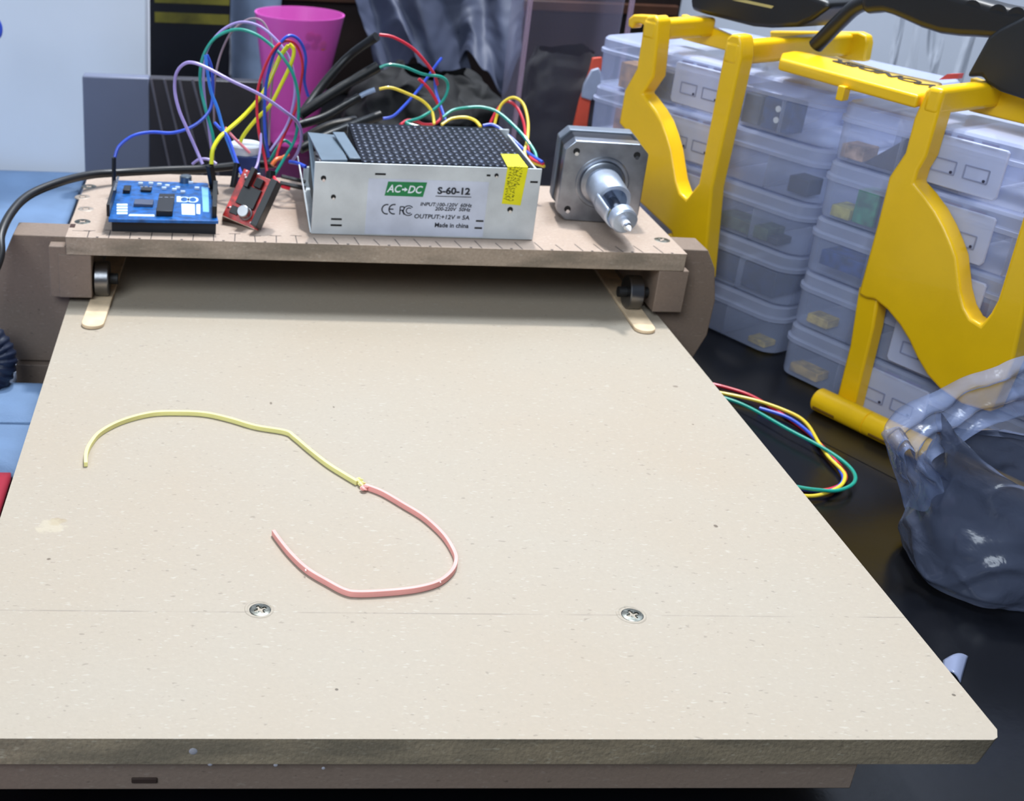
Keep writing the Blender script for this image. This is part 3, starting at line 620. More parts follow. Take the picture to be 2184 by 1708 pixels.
# black insulating sleeves
def sleeve(pts,r,lab,m=M_RUBBER,flat=None,name='insulating_sleeve'):
    pp=smooth_path([atY(*p) for p in pts],6); n=len(pp)
    b=MB().tube(pp,[r*(1+.10*noise.noise(Vector((i*.5,r*9,len(pts))))) for i in range(n)],14,flat=flat)
    return tag(b.build(name,m),lab,'sleeve','sleeves over the wire joints')
sleeve([(640,245,41),(680,218,41.4),(740,180,42),(806,142,42.4)],.30,'thick black sleeve ending at the green wire')
sleeve([(632,268,40.4),(690,250,41),(740,222,41.6),(765,208,42)],.24,'black sleeve ending at the clear heat-shrink tip')
sleeve([(755,215,42),(775,201,42),(800,191,42)],.14,'clear shiny tip sleeve joined to the yellow wire',m=clear('shiny_clear_sleeve',(170,190,220),.6,.08))
sleeve([(640,318,40),(690,293,40.6),(750,268,41.4),(812,246,42)],.27,'lowest thick black sleeve ending at the blue wire')
sleeve([(650,300,41.4),(700,275,41.8),(760,262,42.2)],.40,'fat black sleeve behind the lowest one')
sleeve([(645,242,41.6),(690,180,43),(745,120,43.6),(803,78,42.6)],.26,'dark sleeve at the back, ending at the topmost red wire')
# cables
def cable(name,pp,r,lab,m=M_BLACK,cat='cable',n=14):
    return tag(MB().tube(smooth_path(pp,8),r,n).build(name,m),lab,cat)
cp_=[atY(-60,700,27),atY(-25,610,28),atY(0,547,29),atY(2,500,30),atY(26,451,32),atY(64,415,34),atY(129,388,36),atY(193,373,38),atY(258,368,39),atY(354,363,39.4),atY(440,360,39.6),atY(520,352,39.6),atY(585,350,39.4)]
cable('power_cable',cp_,[.22]*len(smooth_path(cp_,8)),'thick black cable curving in from the left across the gantry')
# four wires looping out on the desk at the right
GL='wire loop on the desk right of the board'
def w3(c,pts,lab,lift=.1): 
    pp=smooth_path([atZ(x,y,DESK+lift) for x,y in pts],8)
    return tag(MB().tube(pp,.085,9).build('motor_lead',wm(c)),lab,'wire',GL)
w3('red',[(1500,815),(1545,825),(1600,843),(1650,872),(1700,905),(1742,940),(1775,975),(1800,1005),(1802,1025),(1780,1040),(1740,1046),(1660,1040)],'red wire in the loop on the black desk')
w3('yellow',[(1490,830),(1540,838),(1620,856),(1690,882),(1722,905),(1745,942),(1768,975),(1795,1002),(1802,1018),(1790,1038),(1745,1056),(1700,1056),(1650,1048)],'yellow wire in the loop on the black desk',.28)
w3('green',[(1500,838),(1550,850),(1600,870),(1680,915),(1750,952),(1800,985),(1823,1012),(1818,1033),(1785,1046),(1740,1044),(1700,1038),(1640,1026)],'green wire in the loop on the black desk, outermost',.44)
w3('blue',[(1620,870),(1680,890),(1725,922),(1760,962),(1790,1000),(1798,1025),(1775,1045),(1735,1046),(1690,1040),(1640,1032)],'blue wire in the loop on the black desk, innermost',.2)
# ================================================================== yellow organizer rack
rk0=thing('organizer_rack','yellow plastic carrying rack with black handles holding two stacks of clear boxes','rack',tuple(rk(-1,0,DESK)))
TF=-1.2
def rpoly(px,t,th,name,m=M_YEL,bev=.14,par=rk0,seg=3):
    return MB().prism([atR(x,y,t) for x,y in px],RT*th).build(name,m,par,bevel=bev,seg=seg,angle=50)
zb=DESK+.02
def pr(s,z,t): return rk(s,t,z)
# left unit: two posts joined by the curved lower panel
Lp=[(1372,48),(1357,146),(1331,193),(1319,263),(1369,318),(1371,334),(1355,424),(1431,495)]
Rp=[(1518,401),(1580,123),(1580,92),(1577,76),(1560,72),(1549,82),(1539,132),(1489,392),(1463,424),(1450,412),(1441,385),(1431,322),(1422,290),(1411,260),(1397,236),(1379,212),(1369,200),(1393,164),(1401,88),(1404,44),(1396,33),(1380,34)]
mid=[rs(1490,590,TF),rs(1455,590,TF)]
pl=[atR(x,y,TF) for x,y in Lp]+[atR(1440,570,TF),atR(1500,600,TF)]+[atR(x,y,TF) for x,y in Rp]
MB().prism(pl,RT*1.08).build('front_panel',M_YEL,rk0,bevel=.14,seg=3,angle=50)
# right unit
P2=[(1973,192),(1948,253),(1929,326),(1895,377),(1870,478),(1829,627),(1845,636),(1864,639),(1890,660),(1917,693),(1937,726),(1954,763),(1976,800),(2002,829),(2050,862),(2112,880),(2160,770),(2196,600),(2262,200),(2250,188),(2232,200),(2184,452),(2127,640),(2112,668),(2091,693),(2070,680),(2056,655),(2047,620),(2039,549),(2028,518),(2014,485),(1995,450),(1972,418),(1948,391),(1957,363),(1974,334),(1999,247),(2008,212),(2006,194),(1990,184)]
MB().prism([atR(x,y,TF) for x,y in P2],RT*1.08).build('front_panel',M_YEL,rk0,bevel=.14,seg=3,angle=50)
# post from the right panel down to the foot hinge
MB().prism([atR(x,y,TF+.25) for x,y in ((1831,610),(1872,640),(1862,700),(1817,885),(1776,878),(1812,735))],RT*.9).build('foot_post',M_YEL,rk0,bevel=.12,seg=3)
# hinge barrel lying on the desk
def hs(s,t,z): return rk(s,t,z)
b=MB(); s0,s1=4.0,15.4; tz=-1.9; rr=.62
prof=[(.3,0),(rr-.08,.02),(rr,.1),(rr,3.0),(rr-.05,3.03),(rr,3.08),(rr,6.9),(rr-.05,6.93),(rr,6.98),(rr,s1-s0-.1),(rr-.1,s1-s0),(.3,s1-s0)]
hb=b.lathe(rk(s0,tz,DESK+rr+.02),RS,prof,36).build('hinge_barrel',M_YEL,rk0)
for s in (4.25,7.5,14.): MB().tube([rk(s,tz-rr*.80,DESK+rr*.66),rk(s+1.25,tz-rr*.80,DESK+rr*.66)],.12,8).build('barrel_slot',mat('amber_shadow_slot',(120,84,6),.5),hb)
MB().box(4.4,14.5,-1.6,-.3,DESK+.02,DESK+.4,fr=rk).build('base_rail',M_YEL,rk0,bevel=.1)
MB().box(-11.5,-6.5,-1.4,-.3,DESK+.02,DESK+.5,fr=rk).build('base_rail',M_YEL,rk0,bevel=.1)
MB().prism([rk(-9.2,-1.1,DESK+.1),rk(-8.0,-1.1,DESK+.1),rk(-6.9,-1.1,1.0),rk(-8.3,-1.1,1.0)],RT*.9).build('foot_post',M_YEL,rk0,bevel=.12)
# top beams running back over the boxes
def beam(sa,sb,ta,tb_,za,zb_,name='top_beam',bev=.22): return MB().box(sa,sb,ta,tb_,za,zb_,fr=rk).build(name,M_YEL,rk0,bevel=bev,seg=3)
tl=rs(1372,48,TF); tr_=rs(1404,44,TF)
beam(tl[0]+.02,tr_[0],-1.25,3.6,11.25,12.35)
a=rs(1549,82,TF); c_=rs(1580,90,TF)
beam(a[0],c_[0]+.02,-1.25,8.6,11.0,12.2)
a=rs(1973,192,TF); c_=rs(2008,212,TF); beam(a[0]+.1,c_[0]+.02,-1.25,3.6,11.0,12.2)
# cross panels behind the beams
b=MB().prism([Vector((q.x,q.y,max(q.z,10.55))) for q in [atR(x,y,3.4) for x,y in ((1452,30),(1560,78),(1600,100),(1600,128),(1560,112),(1452,84))]],RT*.5); b.build('cross_panel',M_YEL,rk0,bevel=.1)
b=MB().prism([Vector((q.x,q.y,max(q.z,10.55))) for q in [atR(x,y,3.4) for x,y in ((2068,165),(2120,182),(2260,225),(2260,310),(2120,262),(2062,240))]],RT*.5); b.build('cross_panel',M_YEL,rk0,bevel=.1)
b=MB().prism([Vector((q.x,q.y,max(q.z,10.55))) for q in [atR(x,y,8.0) for x,y in ((1640,66),(1830,68),(1848,76),(1850,92),(1843,132),(1740,128),(1640,120))]],RT*.6); b.build('rear_panel',M_YEL,rk0,bevel=.12)
# lettered bar joining both units
zb2=11.75
bar=MB().prism([atZ(x,y,zb2) for x,y in ((1664,124),(1959,203),(1990,196),(2012,176),(1900,152),(1800,124),(1785,118),(1765,119),(1745,116),(1735,110),(1690,108),(1668,112))],(0,0,-.62)).build('lettered_bar',M_YEL,rk0,bevel=.14,seg=3,angle=50)
MB().box(.55,.95,-1.3,-.8,10.6,11.3,fr=rk).build('bar_peg',M_YEL,bar,bevel=.05)
MB().prism([atR(x,y,TF+.2) for x,y in ((1338,56),(1339,40),(1350,31),(1385,33),(1385,58),(1362,50),(1352,50),(1347,62))],RT*.8).build('hook_lug',M_YEL,rk0,bevel=.12,seg=3)
# dark raised lettering, reading from the other side
cA=atZ(1796,133,zb2); cB=atZ(1980,182,zb2); md_=(cA+cB)/2; xd=(cA-cB).normalized(); 
yd=Vector((0,0,1)).cross(xd)
text(.03,'raised_lettering','VONDER',(md_.x,md_.y,zb2+.01),xd,yd,1.05,mat('brown_black_lettering',(44,34,10),.5),rk0,extr=.02,squeeze=1.55)
# black carry handles
def hx(px,py,t): return atR(px,py,t)
hp=[(1740,98,3.0),(1765,72,3.0),(1795,42,3.0),(1822,17,3.0),(1850,4,3.0),(1880,2,3.0)]
hd=MB().tube(smooth_path([hx(*p) for p in hp],6),.42,14).build('black_handle',M_BLACK,rk0)
gp=[(1838,-25),(1900,-30),(2000,-22),(2070,-4),(2120,10),(2160,18),(2230,20),(2230,95),(2184,92),(2130,84),(2080,80),(2040,78),(2000,73),(1960,60),(1925,44),(1900,33),(1880,27),(1862,28),(1846,30),(1830,22)]
gr=MB().prism([hx(x,y,2.3) for x,y in gp],RT*1.5).build('handle_grip',M_BLACK,hd,bevel=.35,seg=4,angle=60)
for px,py in ((1952,12),(2005,12),(2070,22),(2125,32),(2165,38)):
    c0=hx(px,py,2.28); b=MB()
    b.lathe(c0+RT*.06,-RT,[(.46,-.02),(.47,.02),(.40,.04),(.30,.02),(.1,.01)],22).build('finger_bump',M_BLACK,gr)
MB().prism([hx(x,y,2.2) for x,y in ((2106,78),(2058,165),(2092,163),(2102,178),(2130,196),(2240,232),(2290,60),(2210,20),(2130,60))],RT*1.9).build('handle_mount',mat('black_matte_plastic',(22,27,34),.5),rk0,bevel=.2,seg=3)
MB().prism([hx(x,y,2.6) for x,y in ((1471,2),(1473,22),(1500,31),(1602,57),(1640,60),(1700,58),(1730,44),(1771,14),(1760,2),(1700,-22),(1480,-30))],RT*3.2).build('folded_handle',M_BLACK,rk0,bevel=.25,seg=3)
q=[hx(x,y,2.58) for x,y in ((1560,0),(1590,0),(1650,13),(1645,18))]
MB().prism(q,RT*.06).build('handle_stripe',mat('dull_yellow_stripe',(200,186,120),.5),rk0)
tag(MB().prism([atR(x,y,6.) for x,y in ((2002,170),(2042,168),(2046,157),(2020,158))],RT*.4).build('red_tab',mat('red_orange_plastic',(220,80,66),.5),rk0),None)

# ---------------------------------------------------------------- clear boxes
def rrect(L,D,r,k=6):
    pts=[]
    for cx,cy,a0 in ((L-r,D-r,0),(r,D-r,90),(r,r,180),(L-r,r,270)):
        for i in range(k+1):
            a=R(a0+90*i/k); pts.append((cx+r*math.cos(a),cy+r*math.sin(a)))
    return pts
def clear_box(s0,t0,z0,L,D,latch_s,label,group,yaw=0,seed=0):
    Hh=2.95; o=thing('clear_box',label,'storage box',tuple(rk(s0+L/2,t0+D/2,z0)),group)
    ca,sa=math.cos(R(yaw)),math.sin(R(yaw))
    def T(x,y,z): x2=x-L/2; y2=y-D/2; return rk(s0+L/2+x2*ca-y2*sa,t0+D/2+x2*sa+y2*ca,z0+z)
    def shell(levels,k=6):
        rings=[]
        for ins,z,r in levels: rings.append([T(x+ins,y+ins,z) for x,y in rrect(L-2*ins,D-2*ins,r,k)])
        n=len(rings[0]); vs=[v for g in rings for v in g]; fs=[(i*n+j,i*n+(j+1)%n,(i+1)*n+(j+1)%n,(i+1)*n+j) for i in range(len(rings)-1) for j in range(n)]
        return vs,fs,n,len(rings)
    vs,fs,n,m=shell([(.35,.02,.7),(.18,.10,.9),(.12,.3,1.0),(.06,2.0,1.1)])
    MB().add(vs,fs+[tuple(range(n))[::-1]]).build('box_body',M_BOX,o,angle=30)
    vs,fs,n,m=shell([(-.0,1.98,1.15),(-.06,2.0,1.2),(-.06,2.2,1.2),(.0,2.22,1.15),(.06,2.3,1.1),(.08,2.78,1.05),(.2,2.9,.95),(.4,2.93,.8)])
    MB().add(vs,fs+[tuple(range((m-1)*n,m*n))]).build('box_lid',M_LID,o,angle=30)
    b=MB()
    for x in (L*.22,L*.42,L*.6,L*.8): b.add([T(x,.15,.1),T(x,D-.2,.1),T(x,D-.2,1.95),T(x,.15,1.95)],[(0,1,2,3)])
    b.add([T(.15,D*.5,.1),T(L-.15,D*.5,.1),T(L-.15,D*.5,1.95),T(.15,D*.5,1.95)],[(0,1,2,3)])
    b.build('divider_walls',M_BOX,o,solid=.06)
    if latch_s is not None:
        l0=latch_s-s0; l=MB()
        vs=[T(l0+x,-.16,z) for x,z in ((0.1,2.6),(0,2.5),(0,.5),(.15,.3),(3.85,.3),(4.0,.5),(4.0,2.5),(3.9,2.6))]
        lt=MB().prism(vs,RT*.16).build('latch',M_LATCH,o,bevel=.05)
        for a in (.65,2.25):
            a+=l0; q=[(a,1.55),(a+1.15,1.55),(a+1.15,.95),(a,.95)]; bb=MB()
            for (x,z),(x2,z2) in zip(q,q[1:]+q[:1]):
                dx,dz=(x2-x),(z2-z); ln=math.hypot(dx,dz); nx_,nz_=-dz/ln*.03,dx/ln*.03
                bb.prism([T(x-nx_,-.19,z-nz_),T(x2-nx_,-.19,z2-nz_),T(x2+nx_,-.19,z2+nz_),T(x+nx_,-.19,z+nz_)],RT*.03)
            bb.build('latch_outline',mat('grey_blue_line',(140,147,178),.5),lt)
            MB().lathe(T(a+1.0,-.19,1.05),-RT,[(.07,0),(.07,.02)],10).build('latch_pin_hole',mat('dark_pin_hole',(50,52,80),.6),lt)
        for a in (.3,1.4,2.6): 
            MB().add([T(l0+a,-.02,2.42),T(l0+a+.8,-.02,2.42),T(l0+a+.8,-.02,2.7),T(l0+a,-.02,2.7)],[(0,1,2,3)]).build('lid_notch',mat('lavender_notch',(138,140,172),.4),lt)
    return o,T
lev=['bottom','second from the bottom','middle','second from the top','topmost']
TR={}
for i in range(5):
    z=DESK+.03+i*3.0
    sr=[-1.5,-1.3,-1.05,-.85,-.75][i]
    lab='clear plastic box in the left stack, '+lev[i]
    _,TR['L%d'%i]=clear_box(sr-17.7,1.1,z,17.7,11,-11.7 if i!=0 else -11.6,lab,'clear boxes in the left stack',yaw=[.4,.2,-.2,.2,.3][i])
    lab='clear plastic box in the right stack, '+lev[i]
    _,TR['R%d'%i]=clear_box([-.35,-.3,-.35,-.3,-.2][i],0,z,17.2,11,[4.7,6.0,5.7,5.2,4.9][i],lab,'clear boxes in the right stack',yaw=[-.8,-.5,-.2,.2,.4][i])
# things lying inside the boxes
def item(key,x,y,L,D,Hh,c,lab,name='electronic_part',rotm=0,cat='electronic part',z=.14,m=None,pts=None):
    T=TR[key]; b=MB()
    if pts: b.prism([T(px_,y,pz) for px_,pz in pts],T(0,D,0)-T(0,0,0))
    else:
        vs=[T(x+u,y+v,z+w_) for w_ in (0,Hh) for v in (0,D) for u in (0,L)]; b.add(vs,[(0,2,3,1),(4,5,7,6),(0,1,5,4),(2,6,7,3),(0,4,6,2),(1,3,7,5)])
    return tag(b.build(name,m or mat('part_%d_%d_%d'%c,c,.5,var=.3,scale=150),bevel=.06),lab,cat,'small parts inside the clear boxes')
item('L4',2.0,.4,1.5,1.2,1.5,(190,140,80),'tan component at the left end of the left stack topmost box')
item('L4',3.9,.4,2.3,1.5,1.6,(70,66,72),'dark component behind the left post in the topmost left box')
o=item('L4',12.8,.4,1.9,1.2,1.7,(34,66,120),'blue block with two white dots inside the topmost left box')
for zz_ in (.75,1.35): MB().lathe(TR['L4'](13.8,.38,zz_+.0),-RT,[(.17,0),(.17,.03)],12).build('white_dot',M_WHITE,o)
item('L4',11.4,.5,1.2,1.2,1.6,(60,70,84),'grey block beside the blue one in the topmost left box')
item('L3',2.2,.4,2.2,1.5,1.7,(186,130,96),'brown component in the left stack box below the topmost')
item('L3',15.2,.8,1.3,1.2,.9,(40,44,62),'small dark component at the right end of the second left box')
item('L2',11.5,.5,3.6,1.5,.7,(84,98,74),'olive green tray of parts in the middle box of the left stack')
item('L2',13.2,.6,2.6,1.2,.4,(50,52,62),'dark grey bar in the middle box of the left stack',z=.1)
item('L1',11.8,.6,4.6,2.5,1.5,(24,38,72),'dark navy bag of parts in the left stack box second from the bottom')
item('L0',15.6,.6,1.2,1.0,.35,(206,176,60),'yellowish part in the bottom box of the left stack')
item('R4',1,.4,2,1,1,(62,64,88),'dark grey triangular card in the topmost right box',pts=[(1.9,.15),(3.95,1.95),(3.95,.15)])
item('R4',.5,.5,1.3,1.2,.7,(190,160,140),'pale pinkish part at the left end of the topmost right box')
item('R4',4.3,.5,2.6,1.5,1.6,(100,100,130),'grey violet part right of the triangular card in the topmost right box')
item('R3',2.1,.5,1.2,1.2,1.7,(60,150,110),'green part at the left end of the second right box')
item('R3',2.6,.7,3.6,1.5,1.7,(34,48,76),'dark blue component in the second box of the right stack')
item('R3',.9,.4,1.1,1.2,.6,(196,186,90),'yellowish part at the left end of the second right box')
item('R2',1.0,.4,3.2,1.5,.8,(28,66,140),'bright blue module in the middle box of the right stack',z=.5)
item('R2',4.4,.6,2.8,1.5,1.7,(70,78,120),'violet blue part beside the bright blue module')
item('R2',8.7,.5,7,1.5,.9,(110,52,74),'dark red strip in the middle box of the right stack')
item('R1',.9,.6,1.3,1.0,.5,(214,186,90),'bright yellow part in the right stack box second from the bottom')
item('R1',8.7,.5,7,1.5,.8,(96,66,80),'maroon part in the right stack box second from the bottom')
item('R0',.7,.5,1.8,1.0,.5,(204,170,80),'yellow part at the left end of the bottom right box')
item('R0',3.6,.6,2.4,1.5,.8,(120,124,150),'grey part in the bottom box of the right stack')

# thin black tray under the rack
tr0=MB().prism([rk(-12,-4.6,DESK+.0),rk(22,-4.6,DESK+.0),rk(22,13,DESK+.0),rk(-12,13,DESK+.0)],(0,0,.02)).build('rack_mat',mat('black_mat_sheet',(16,15,15),.3),None,bevel=0)
tag(tr0,'thin black sheet on the desk beneath the yellow rack','mat')

# ================================================================== grey plastic bag
bg=thing('plastic_bag','crumpled translucent grey-blue plastic carrier bag at the right edge','bag',tuple(atZ(2100,1250,DESK)))
def crump(p,f,a): 
    p=Vector(p)*f; v=noise.noise_vector(p); v2=noise.noise_vector(p*2.3+Vector((7,3,1)))
    return Vector(v)*a+Vector(v2)*a*.45
BC=(41.2,14.6)
prof=[(-4.58,5.0,2.5),(-4.5,5.4,2.8),(-4.0,5.6,3.0),(-3.0,5.65,3.0),(-1.5,5.6,2.9),(0,5.6,2.7),(.8,5.6,2.5),(1.6,5.7,2.3),(2.2,5.8,2.1)]
BA=(Vector((math.cos(R(-8)),math.sin(R(-8)),0)),Vector((math.sin(R(8)),math.cos(R(8)),0)))
def crease(p,f,a):
    q=Vector(p)*f; return a*(1-min(1,abs(noise.noise(q))*5))
def body(u,v):
    a=u*2*math.pi; t_=v*(len(prof)-1); i=min(int(t_),len(prof)-2); f_=t_-i
    z=prof[i][0]*(1-f_)+prof[i+1][0]*f_; rx=prof[i][1]*(1-f_)+prof[i+1][1]*f_; ry=prof[i][2]*(1-f_)+prof[i+1][2]*f_
    ex=.55; ca,sa=math.cos(a),math.sin(a)
    p=Vector((BC[0],BC[1],z))+BA[0]*rx*math.copysign(abs(ca)**ex,ca)+BA[1]*ry*math.copysign(abs(sa)**ex,sa)
    nrm=BA[0]*ca+BA[1]*sa
    c0=crump(p,.25,.45)+crump(p,.6,.14); c0.z*=.5
    k=min(1,v/.10)
    p=p+c0*k+nrm*(crease(p,.33,.22)+crease(p+Vector((5,1,2)),.8,.07))*k
    if v>.7: p.z-=(v-.7)*6.5*(.5-.5*math.cos(2*a))
    return p
MB().grid(body,190,80,True).build('bag_body',M_BAGB,bg,angle=80)
# gathered handle loop
def ribbon(outer,inner,t0,name,seed,depth=.5):
    o_=smooth_path([atY(*p) for p in outer],10); i_=smooth_path([atY(*p) for p in inner],10); n=min(len(o_),len(i_))
    def fn(u,v):
        k=u*(n-1); i=min(int(k),n-2); f_=k-i
        a=o_[i].lerp(o_[i+1],f_); b_=i_[i].lerp(i_[i+1],f_); p=a.lerp(b_,v)
        p=p+Vector((0,1,0.15))*(depth*math.sin(v*math.pi*5+seed+u*3)*.45)+crump(p,.8,.25)*min(1,4*v*(1-v)+.15)
        return p
    return MB().grid(fn,120,30).build(name,M_BAG,bg,angle=80)
ribbon([(1934,1090,15),(1905,1000,15.2),(1888,930,15.5),(1908,890,15.8),(1935,868,16),(2000,842,16.2),(2060,812,16.4),(2120,790,16.6),(2184,765,16.8),(2300,745,17),(2420,800,17)],
       [(2060,1060,14.4),(2010,1015,14.6),(1985,985,14.8),(2000,965,15),(2025,950,15.2),(2055,930,15.4),(2090,908,15.6),(2130,893,15.8),(2184,884,16),(2300,890,16.4),(2380,960,16.6)],0,'bag_handle',0)
ribbon([(1915,1010,15.2),(1885,940,14.9),(1880,920,14.8),(1893,910,14.8),(1915,905,15),(1935,930,15.2)],
       [(1950,1060,14.7),(1935,1020,14.6),(1925,980,14.5),(1925,960,14.5),(1940,960,14.6),(1960,990,14.8)],0,'bag_knot',2,.35)
# bit of clear tape on the desk edge
t=tag(MB().grid(lambda u,v: atZ(2012+u*52-v*2-u*v*14,1408+v*26+u*(-8+v*30),DESK+.1)+Vector((0,0,.22*math.sin(u*3.1))),10,8).build('clear_tape',clear('crumpled_tape',(150,160,190),.5,.1),solid=.03),'scrap of shiny clear tape on the black desk beside the board','tape')

# ================================================================== things behind the machine
# pale panel at the left
pn=thing('white_panel','tall pale blue-white panel standing upright at the far left','panel',(-24,66,DESK))
MB().box(-52,atY(315,80,66).x,66,69,DESK+.01,DESK+60).build('panel_board',M_WALLB,pn,bevel=.2)
# grey ridged box
xl=atY(175,160,60).x; xm=atY(318,160,60).x; xr=atY(560,165,60).x; zt=atY(300,160,61).z
gb=thing('ridged_box','dark grey box with a smooth left face and slanted ridges on the right','box',((xl+xr)/2,61.5,DESK))
MB().box(xl,xm,60,61.2,DESK+.01,zt).build('smooth_face',mat('slate_grey_plastic',(108,114,136),.45,var=.05,scale=8),gb,bevel=.1,label='smooth slate grey left section')
MB().box(xm,xr,60.05,61.2,DESK+.01,zt-.02).build('ridged_face',mat('dark_brown_grey',(48,46,52),.35),gb,bevel=.05,label='dark ridged right section')
for k,(xa,xb) in enumerate(((322,366),(350,402),(382,432),(410,466))):
    a=atY(xa,164,60.); c_=atY(xb,375,60.); MB().tube([(a.x,60.02,a.z-.15),(c_.x,60.02,c_.z)],.10,8).build('ridge',mat('ridge_grey',(92,88,96),.4),gb)
# black box with two dull yellow stripes
y_=88; a=atY(316,0,y_).x; b2=atY(492,0,y_).x
bb=thing('striped_box','tall black box with dull yellow stripes near its top','box',((a+b2)/2,90,DESK))
MB().box(a,b2,y_,92.5,DESK+.01,9.5).build('black_body',mat('deep_black_card',(10,14,24),.4),bb,bevel=.15)
for pya,pyb in ((-6,8),(28,50)):
    za=atY(400,pya,y_).z; zb_=atY(400,pyb,y_).z; MB().box(atY(330,40,y_).x,b2-.1,y_-.03,y_+.02,zb_,za).build('yellow_stripe',mat('dull_olive_yellow',(122,116,36),.5,var=.3,scale=30),bb)
# pale column
a=atY(486,60,95).x; c_=atY(604,60,95).x; r_=(c_-a)/2
o=thing('pale_column','pale grey-blue upright roll standing behind the pink cup','roll',((a+c_)/2,98,DESK))
MB().lathe(((a+c_)/2,98,DESK+.02),(0,0,1),[(r_*.80,0),(r_*.88,6),(r_*1.05,14),(r_*1.1,22)],40).build('roll_surface',mat('pale_blue_sheet',(150,170,200),.5),o)
# pink cup
ycup=80; bl=atY(576,268,ycup); br=atY(668,268,ycup); tl_=atY(543,30,ycup); trr=atY(735,30,ycup)
cxp=(bl.x+br.x)/2; 
cup=thing('pink_cup','translucent pink plastic cup with a small red, orange and purple print','cup',(cxp,ycup,DESK))
zt_=atY(640,28,ycup).z; rb_=(br.x-bl.x)/2*1.02; rt_=(trr.x-tl_.x)/2; off=(tl_.x+trr.x)/2-cxp
b=MB(); n=48; pf=[(rb_*.9,DESK+.02),(rb_,DESK+.3),(rt_,zt_),(rt_*.97,zt_),(rb_*.95,DESK+.5),(rb_*.4,DESK+.5)]
vs=[(cxp+off*(z-DESK)/(zt_-DESK)+r*math.cos(2*math.pi*k/n),ycup+r*math.sin(2*math.pi*k/n),z) for r,z in pf for k in range(n)]
b.add(vs,[(i*n+k,i*n+(k+1)%n,(i+1)*n+(k+1)%n,(i+1)*n+k) for i in range(len(pf)-1) for k in range(n)]+[tuple(range(n))[::-1]]).build('cup_wall',M_PINK,cup,angle=50)
for px,py,r,c in ((662,78,.42,(220,40,80)),(678,82,.40,(215,30,70)),(672,98,.36,(230,60,60)),(690,98,.42,(240,120,60)),(655,100,.30,(150,70,190))):
    p=atY(px,py,ycup); f_=(p.z-DESK)/(zt_-DESK); rr_=rb_+(rt_-rb_)*f_; ccx=cxp+off*f_
    for _ in range(4):
        yy_=ycup-math.sqrt(max(.01,rr_**2-(p.x-ccx)**2)); p=atY(px,py,yy_)
    nrm=Vector((p.x-ccx,yy_-ycup,0)).normalized()
    MB().lathe(p-nrm*.03,nrm,[(r,0),(r*.8,.05),(.02,.07)],18).build('coloured_print',mat('print_%d_%d'%(c[0],c[1]),c,.5),cup)
# dark cabinet
a=atY(590,60,100).x; c_=atY(1445,60,100).x
cb=thing('dark_cabinet','dark brown wooden cabinet behind the loose wires','cabinet',((a+c_)/2,104,DESK))
M_DW=mat('dark_brown_wood',(34,22,18),.4,var=.3,scale=20)
MB().box(a,c_,100,107.5,DESK+.01,28).build('cabinet_carcass',M_DW,cb,bevel=.2)
MB().box(a+.5,c_-.5,99.2,100,4.6,5.6).build('cabinet_rail',mat('warm_brown_wood',(70,42,28),.4,var=.2,scale=20),cb,bevel=.1)
MB().lathe((atY(815,12,97).x,97,3.2),(0,0,1),[(1.4,0),(1.6,.2),(1.6,3.8),(1.2,4.2)],24).build('glass_jar',clear('dull_glass',(120,132,150),.35,.15),cb)
# crumpled grey bag heap and black bin bag
def heap(name,px0,px1,pytop,y,lab,m,ry,seed,cat='bag',amp=1.2,z0=DESK,taper=.55):
    a=atY(px0,100,y).x; c_=atY(px1,100,y).x; zt=atY((px0+px1)/2,pytop,y).z; cx=(a+c_)/2; rx=(c_-a)/2
    def fn(u,v):
        aa=u*2*math.pi; z=z0+.02+(zt-z0)*v; k=1-(1-v)**3*.0-(v**4)*.6; k*=1-taper*(1-v)*0
        p=Vector((cx+rx*k*math.cos(aa),y+ry*k*math.sin(aa),z)); q=Vector((p.x,p.y,p.z+seed*13))
        c0=crump(q,.28,amp)+crump(q,.8,amp*.35); 
        p=p+c0*min(1,v*5); fold=.5*math.sin(aa*7+seed)*(1-v*.5); p+=Vector((math.cos(aa),math.sin(aa),0))*fold*min(1,v*5)
        return p
    o=MB().grid(fn,110,60,True).build(name,m,angle=80); return tag(o,lab,cat)
M_GB=mat('grey_bag_film',(70,76,98),.6,var=.12,scale=10)
M_BB=mat('black_bag_film',(6,6,8),.8,var=.2,scale=14)
heap('black_bag',740,1110,150,74,'low black crumpled bag behind the power supply',M_BB,5,5,amp=.9)
# grey sheet hanging in pointed folds in front of the cabinet
def drape(u,v):
    px=775+u*340; bot=[150,185,120,205,240,180,110,150,205,120]; k=u*(len(bot)-1); i=min(int(k),len(bot)-2); f_=k-i; f_=f_*f_*(3-2*f_)
    yb=bot[i]*(1-f_)+bot[i+1]*f_; py=-40+(yb+40)*v; dy=1.5*math.sin(u*11+v*1.4)+.45*math.sin(u*29-v*4)
    return atY(px+(v-.5)*(60 if u<.6 else -10),py,84+dy+ (1-v)*3)+crump((u*12,v*8,3),.5,.22)
tag(MB().grid(drape,130,50).build('grey_plastic_sheet',M_GB,solid=.06,angle=80),'wrinkled grey plastic sheet hanging in front of the dark cabinet','sheet')
